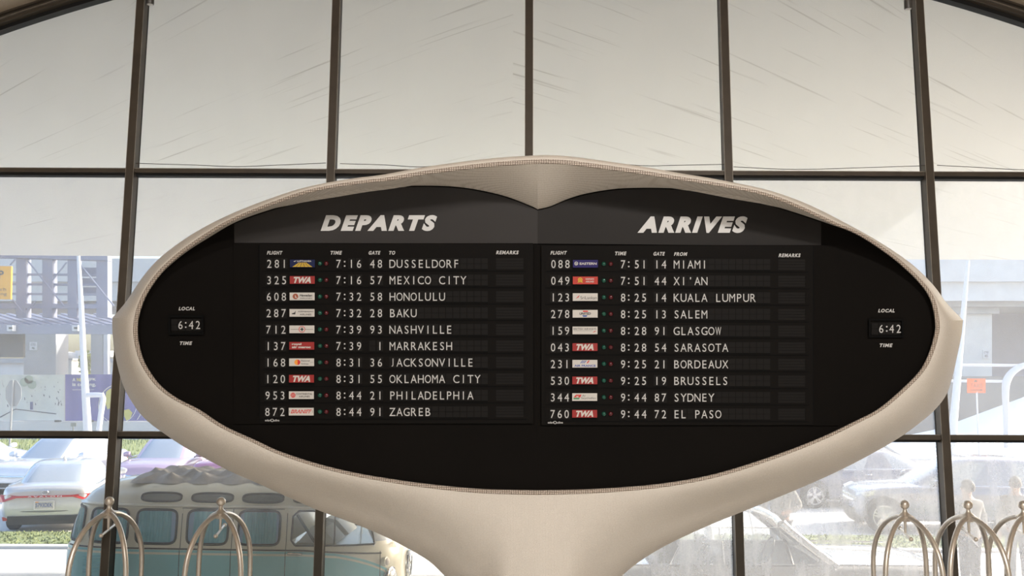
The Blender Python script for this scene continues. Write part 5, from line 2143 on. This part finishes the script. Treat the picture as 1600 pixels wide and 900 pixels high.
for y0 in (-.72, .08):
    mb.hexa([(-.15, y0, .34), (.45, y0, .34), (.45, y0, .58), (-.15, y0, .56)] + [(-.15, y0 + .64, .34), (.45, y0 + .64, .34), (.45, y0 + .64, .58), (-.15, y0 + .64, .56)])
    mb.hexa([(-.38, y0, .36), (-.14, y0, .36), (-.22, y0, .98), (-.36, y0, .98)] + [(-.38, y0 + .64, .36), (-.14, y0 + .64, .36), (-.22, y0 + .64, .98), (-.36, y0 + .64, .98)])
mb.hexa([(-1.2, -.8, .34), (-.6, -.8, .34), (-.62, -.8, .56), (-1.2, -.8, .56)] + [(-1.2, .8, .34), (-.6, .8, .34), (-.62, .8, .56), (-1.2, .8, .56)])
mb.hexa([(-1.2, -.8, .5), (-1.02, -.8, .5), (-1.12, -.8, .92), (-1.22, -.8, .92)] + [(-1.2, .8, .5), (-1.02, .8, .5), (-1.12, .8, .92), (-1.22, .8, .92)])
mb.build('seats', M['trim_black'], cv)
# windscreen frame
wb, wt = (1.10, .87), (.46, 1.37)
mb = MB()
for s in (-1, 1):
    mb.tube([(wb[0] + .04, s * .86, wb[1] - .02), (.84, s * .82, 1.08), (.60, s * .76, 1.27), (wt[0] + .03, s * .72, wt[1])], [.07, .062, .066, .075], 10)
mb.tube([(wt[0] + .02, -.72, wt[1]), (wt[0] + .05, -.4, wt[1] + .025), (wt[0] + .06, 0, wt[1] + .03), (wt[0] + .05, .4, wt[1] + .025), (wt[0] + .02, .72, wt[1])], .045, 10)
mb.tube([(wb[0] + .05, -.86, wb[1] + .01), (wb[0] + .16, -.4, wb[1] + .02), (wb[0] + .18, 0, wb[1] + .02), (wb[0] + .16, .4, wb[1] + .02), (wb[0] + .05, .86, wb[1] + .01)], .02, 8)
wf = mb.build('windscreen_frame', M['chrome'], cv, smooth=True)
mb = MB()
mb.slab([(wb[0] + .05, -.84, wb[1]), (wb[0] + .05, .84, wb[1]), (wt[0] + .05, .70, wt[1]), (wt[0] + .05, -.70, wt[1])], (.004, 0, .004))
mb.build('windscreen_pane', glass_mat('sunny_windscreen', 0.10, 0.3), wf)
CG = glass_mat('convertible_side_glass', 0.16, 0.3)
for s in (-1, 1):
    for pts in ([(-1.0, .87), (-.33, .87), (-.33, 1.33), (-.62, 1.33), (-.84, 1.14)], [(-.30, .87), (.56, .87), (.44, 1.33), (-.30, 1.33)], [(.60, .87), (1.0, .87), (.50, 1.29)]):
        mb = MB()
        mb.slab([(x, s * (.89 - (z - .87) * .3), z) for x, z in pts], (0, -s * .005, 0))
        w_ = mb.build('side_pane', CG, cv)
        mb = MB()
        mb.tube([(x, s * (.89 - (z - .87) * .3), z) for x, z in pts + [pts[0]]], .008, 6)
        mb.build('pane_edge', M['chrome'], w_)
    for x in (-1.55, 1.62):
        wheel(cv, x, s * .86, .36, s, 'chrome')
    mb = MB()
    mb.tube([(-2.6, s * .962, .70), (0, s * .985, .71), (2.55, s * .94, .70)], .012, 6)
    mb.build('side_trim', M['chrome'], cv)
    mb = MB()
    mb.tube([(-2.6, s * .87, .862), (-1.2, s * .90, .885), (1.1, s * .90, .885), (2.5, s * .88, .872)], .012, 6)
    mb.build('belt_trim', M['chrome'], cv)
    for yy_ in (.55, .76):
        mb = MB()
        mb.lathe([(.10, 0), (.10, .03), (.06, .05), (0, .055)], (2.70, s * yy_ * .98, .62), (1, 0, 0), 16)
        mb.build('headlight', M['head_lens'], cv, smooth=True)
    mb = MB()
    mb.lathe([(0, -.015), (.05, -.015), (.055, 0), (.04, .03), (0, .04)], (.92, s * 1.02, .98), (1, 0, 0), 14)
    mb.tube([(.92, s * .93, .87), (.92, s * 1.02, .97)], .01, 6)
    mb.build('wing_mirror', M['chrome'], cv, smooth=True)
for x, d in ((2.76, 1), (-2.76, -1)):
    mb = MB()
    mb.tube([(x - d * .12, -.95, .45), (x, -.7, .45), (x + d * .02, 0, .45), (x, .7, .45), (x - d * .12, .95, .45)], .06, 8)
    mb.build('bumper', M['chrome'], cv, smooth=True)
mb = MB()
pts = [Vector((.62, .42, .84)) + Vector((math.cos(a) * .07, math.sin(a) * .19, math.cos(a) * .17)) for a in [2 * math.pi * k / 24 for k in range(25)]]
mb.tube(pts, .013, 6)
mb.build('steering_wheel', M['trim_black'], cv)

# added white tapered stand-in for red lettering beyond the convertible
t = thing('lettering_stand_in', 'white tapered marker post with red letters, beyond the convertible\'s side window', 'post')
pb = at_y(1108, 872, 16.6)
pb.z = ZG
zt_ = at_y(1108, 818, 16.6).z
mb = MB()
mb.lathe([(.20, 0), (.20, .04), (.135, .06), (.10, (zt_ - ZG) * .6), (.065, zt_ - ZG - .03), (.05, zt_ - ZG)], pb, seg=18)
mb.build('tapered_post', M['pale_steel'], t, smooth=True)
mb = MB()
zz_ = [at_y(1100, y, 16.45).z for y in (851.5, 856.5)]
letters(mb, 'STWL', pb.x - .115, zz_[0], pb.x + .115, zz_[1], lambda a, b_: (a, pb.y - math.sqrt(max(0.0, .142 ** 2 - (a - pb.x) ** 2)), b_), 0, 0.04)
mb.build('lettering', M['red_ink'], t)

# ------------------------------------------------------------------ luggage carts
M['nickel'] = mat('brushed_nickel', (0.88, 0.80, 0.71), 0.36, 0.75, 0.05, 30)
M['cart_carpet'] = mat('dark_cart_carpet', (0.06, 0.05, 0.05), 0.95)


def make_cart(label, loc, rotz):
    t = thing('luggage_cart', label, 'luggage cart', loc, rotz, 'birdcage luggage carts by the window')
    Wc, Lc = .54, .97
    zs_, zt2 = 1.22, 1.815
    for sx_ in (-1, 1):
        for sy in (-1, 1):
            mb = MB()
            x, y = sx_ * Wc / 2, sy * Lc / 2
            pts = [(x, y, .30), (x, y, .6), (x, y, .9), (x, y, zs_)]
            for k in range(1, 15):
                a = k / 14 * math.pi / 2
                cc = math.cos(a)
                pts.append((x * cc, y * cc, zs_ + (zt2 - zs_) * math.sin(a) ** 0.93))
            mb.tube(pts, .0265, 14)
            mb.build('arched_post', M['nickel'], t, smooth=True)
    mb = MB()
    mb.lathe([(.0, zt2 - .05), (.05, zt2 - .045), (.075, zt2 + .012), (.045, zt2 + .034), (.026, zt2 + .05), (.020, zt2 + .075), (.022, zt2 + .085), (.034, zt2 + .094)] +
             [(.048 * math.sin(a), zt2 + .125 - .048 * math.cos(a)) for a in [math.pi * (.22 + .78 * k / 14) for k in range(15)]], (0, 0, 0), seg=24)
    mb.build('finial', M['nickel'], t, smooth=True)
    mb = MB()
    mb.tube([(0, 0, zt2 - .03), (0, 0, zt2 - .10), (0, 0, zt2 - .17)], [.016, .014, .012], 10)
    mb.tube([(0, -.36, zt2 - .17), (0, .36, zt2 - .17)], .0125, 10)
    for s in (-1, 1):
        mb.lathe([(.022 * math.sin(a), -.022 * math.cos(a)) for a in [math.pi * k / 10 for k in range(11)]], (0, s * .36, zt2 - .17), (0, 1, 0), 14)
    mb.build('hanging_rod', M['nickel'], t, smooth=True)
    mb = MB()
    o = se_outline(0, 0, Wc / 2 + .03, Lc / 2 + .03, 8, 40)
    mb.slab([(x, y, .24) for x, y in o], (0, 0, .05))
    d = mb.build('deck', M['nickel'], t)
    mb = MB()
    o = se_outline(0, 0, Wc / 2 + .02, Lc / 2 + .02, 8, 40)
    mb.slab([(x, y, .29) for x, y in o], (0, 0, .012))
    mb.build('carpet_pad', M['cart_carpet'], d)
    mb = MB()
    o = se_outline(0, 0, Wc / 2 + .03, Lc / 2 + .03, 8, 40)
    mb.tube([(x, y, .265) for x, y in o + [o[0]]], .02, 8)
    mb.build('bumper_rail', M['trim_black'], t)
    for sx_ in (-1, 1):
        for sy in (-1, 1):
            mb = MB()
            x, y = sx_ * (Wc / 2 - .03), sy * (Lc / 2 - .06)
            mb.lathe([(.03, -.02), (.09, -.018), (.1, -.008), (.1, .008), (.09, .018), (.03, .02)], (x, y, .10), (1, 0, 0), 18)
            mb.tube([(x, y, .10), (x, y, .24)], .015, 8)
            mb.build('caster', M['rubber'], t)
    return t


def cart_loc(px, Y=10.2):
    p = at_y(px, 790, Y)
    return (p.x, Y, 0)


c1 = make_cart('leftmost birdcage luggage cart, brushed metal arches in front of the dark upright', cart_loc(170.7), R(12.1))
dup(c1, cart_loc(345.3), R(9.8), 'second luggage cart from the left, arches over the van\'s middle door')
dup(c1, cart_loc(1413.3), R(-13.8), 'luggage cart left of the right-hand upright, arches before the slate blue car')
dup(c1, cart_loc(1512.3), R(-15.4), 'middle one of the three right luggage carts, just past the upright')
dup(c1, cart_loc(1598.4), R(-16.2), 'rightmost luggage cart, cut off by the edge of view')

# ------------------------------------------------------------------ people outside
M['skin'] = mat('skin', (0.50, 0.33, 0.25), 0.6)
M['hair'] = mat('dark_hair', (0.05, 0.04, 0.035), 0.7)
M['jacket'] = mat('grey_jacket', (0.24, 0.235, 0.23), 0.85, 0, 0.1, 9)
M['trousers'] = mat('dark_trousers', (0.07, 0.075, 0.09), 0.85)
M['shoe'] = mat('black_shoe', (0.03, 0.03, 0.03), 0.5)


def skin_mesh(name, verts, edges, radii, m, parent, sub=2):
    me = bpy.data.meshes.new(name)
    me.from_pydata(verts, edges, [])
    o = bpy.data.objects.new(name, me)
    COL.objects.link(o)
    md = o.modifiers.new('skin', 'SKIN')
    md.use_smooth_shade = True
    for i, r_ in enumerate(radii):
        sv = me.skin_vertices[0].data[i]
        sv.radius = r_ if isinstance(r_, tuple) else (r_, r_)
        sv.use_root = (i == 0)
    s2 = o.modifiers.new('sub', 'SUBSURF')
    s2.levels = s2.render_levels = sub
    bpy.context.view_layer.update()
    dg = bpy.context.evaluated_depsgraph_get()
    nm = bpy.data.meshes.new_from_object(o.evaluated_get(dg))
    o.modifiers.clear()
    o.data = nm
    bpy.data.meshes.remove(me)
    nm.name = name
    nm.materials.clear()
    nm.materials.append(m)
    for p in nm.polygons:
        p.use_smooth = True
    o.parent = parent
    return o


def person(label, loc, rotz, H=1.76, arm=None, group=None):
    """faces +y; standing"""
    t = thing('person', label, 'person', loc, rotz)
    k = H / 1.76
    V = lambda x, y, z: (x * k, y * k, z * k)
    vs_, es, rs = [], [], []

    def add(p, r_, prev=None):
        vs_.append(V(*p))
        rs.append(tuple(q * k for q in r_) if isinstance(r_, tuple) else r_ * k)
        if prev is not None:
            es.append((prev, len(vs_) - 1))
        return len(vs_) - 1
    pel = add((0, 0, .96), (.155, .115))
    wai = add((0, .0, 1.10), (.14, .10), pel)
    che = add((0, .0, 1.30), (.17, .115), wai)
    sho = add((0, -.01, 1.43), (.10, .08), che)
    nek = add((0, .01, 1.51), .055, sho)
    jaw = add((0, .035, 1.585), (.068, .085), nek)
    hea = add((0, .02, 1.66), (.078, .098), jaw)
    add((0, .01, 1.715), (.060, .075), hea)
    arms = arm or {}
    for s in (-1, 1):
        shl = add((s * .17, -.01, 1.41), .062, sho)
        el, wr = arms.get(s, ((s * .25, -.03, 1.12), (s * .25, .08, .88)))
        e_ = add(el, .044, shl)
        w_ = add(wr, .031, e_)
        d = (Vector(wr) - Vector(el)).normalized()
        pm_ = Vector(wr) + d * .07
        p_ = add(tuple(pm_), (.036, .022), w_)
        side_ = d.cross(Vector((1, 0, 0))).normalized() if abs(d.x) < .9 else Vector((0, 1, 0))
        for q in range(4):
            b_ = pm_ + side_ * (-.024 + .016 * q) + d * .02
            ln = (.062, .074, .070, .054)[q]
            f1_ = add(tuple(b_ + d * ln * .55), .0085, p_)
            add(tuple(b_ + d * ln + Vector((-s * .012, 0, 0))), .0075, f1_)
        th = add(tuple(pm_ + side_ * .040 - d * .015), .0095, w_)
        add(tuple(pm_ + side_ * .052 + d * .03), .0085, th)
        hip = add((s * .09, 0, .90), .095, pel)
        kn = add((s * .10, .02, .50), .060, hip)
        an = add((s * .10, -.01, .09), .042, kn)
        add((s * .11, .13, .035), .036, an)
    skin_mesh('body', vs_, es, rs, M['skin'], t)
    # face: nose, eyes, mouth, ears
    mb = MB()
    mb.lathe([(.004, .03), (.011, .012), (.016, -.012), (.006, -.022)], V(0, .128, 1.635), (0, .25, 1), 8)
    for s in (-1, 1):
        mb.lathe([(.004, -.012), (.022, -.006), (.026, .004), (.012, .012)], V(s * .078, .005, 1.64), (s, -.2, 0), 8)
    mb.build('nose_and_ears', M['skin'], t, smooth=True)
    mb = MB()
    for s in (-1, 1):
        mb.lathe([(.0, -.008), (.012, -.004), (.014, .002), (0, .006)], V(s * .032, .108, 1.662), (0, 1, 0), 8)
    mb.tube([V(-.026, .112, 1.595), V(0, .12, 1.593), V(.026, .112, 1.595)], .005, 6)
    mb.build('eyes_and_mouth', M['hair'], t)
    mb = MB()
    rows = []
    for i in range(11):
        row = []
        for j in range(28):
            a = 2 * math.pi * j / 28
            ph = i / 10 * R(58 + 62 * (1 - sm(-0.1, 0.6, math.sin(a))))
            row.append(V(.093 * math.sin(ph) * math.cos(a), .006 + .118 * math.sin(ph) * math.sin(a), 1.665 + .120 * math.cos(ph)))
        rows.append(row)
    mb.grid(rows, 0, True, False, False)
    mb.build('hair', M['hair'], t, smooth=True)
    # jacket
    vs_, es, rs = [], [], []
    b0 = add((0, 0, .84), (.185, .14))
    b1 = add((0, 0, 1.08), (.175, .13), b0)
    b2_ = add((0, 0, 1.29), (.198, .14), b1)
    b3 = add((0, -.01, 1.43), (.125, .10), b2_)
    add((0, 0, 1.49), (.075, .075), b3)
    for s in (-1, 1):
        shl = add((s * .175, -.01, 1.41), .083, b3)
        el, wr = arms.get(s, ((s * .25, -.03, 1.12), (s * .25, .08, .88)))
        e_ = add(el, .064, shl)
        add(tuple(Vector(el) + (Vector(wr) - Vector(el)) * .94), .046, e_)
    skin_mesh('jacket', vs_, es, rs, M['jacket'], t)
    vs_, es, rs = [], [], []
    b0 = add((0, 0, .98), (.165, .125))
    for s in (-1, 1):
        hip = add((s * .09, 0, .88), .108, b0)
        kn = add((s * .10, .02, .50), .078, hip)
        add((s * .10, -.005, .10), .064, kn)
    skin_mesh('trousers', vs_, es, rs, M['trousers'], t)
    for s in (-1, 1):
        mb = MB()
        rows = []
        for i in range(8):
            u = i / 7
            y = -.07 + .27 * u
            w_ = .045 * math.sin(math.pi * (.18 + .7 * u)) + .012
            h = .085 * (1 - u) + .045 * u
            rows.append([V(s * .105 + w_ * c_, y, max(0, z)) for c_, z in ((-1, 0), (-1, h * .5), (-.5, h), (.5, h), (1, h * .5), (1, 0))])
        mb.grid(rows, 0, True, True, True)
        mb.build('shoe', M['shoe'], t, smooth=True)
    return t


person('person in grey jacket behind the middle right luggage cart, back turned, head above its finial', (gx(1504, 14.6) + 0.0, 14.6, ZG), R(20), 1.73)
person('person in grey jacket at the right edge of view, standing behind the rightmost luggage cart', (gx(1577, 15.2), 15.2, ZG), R(-25), 1.72)
person('person in grey jacket with bent elbow, standing beyond the convertible\'s windscreen', (gx(1214, 16.2), 16.2, ZG), R(150), 1.74,
       {-1: ((-.33, .02, 1.16), (-.20, .24, 1.10)), 1: ((.30, -.02, 1.14), (.16, .22, 1.06))})
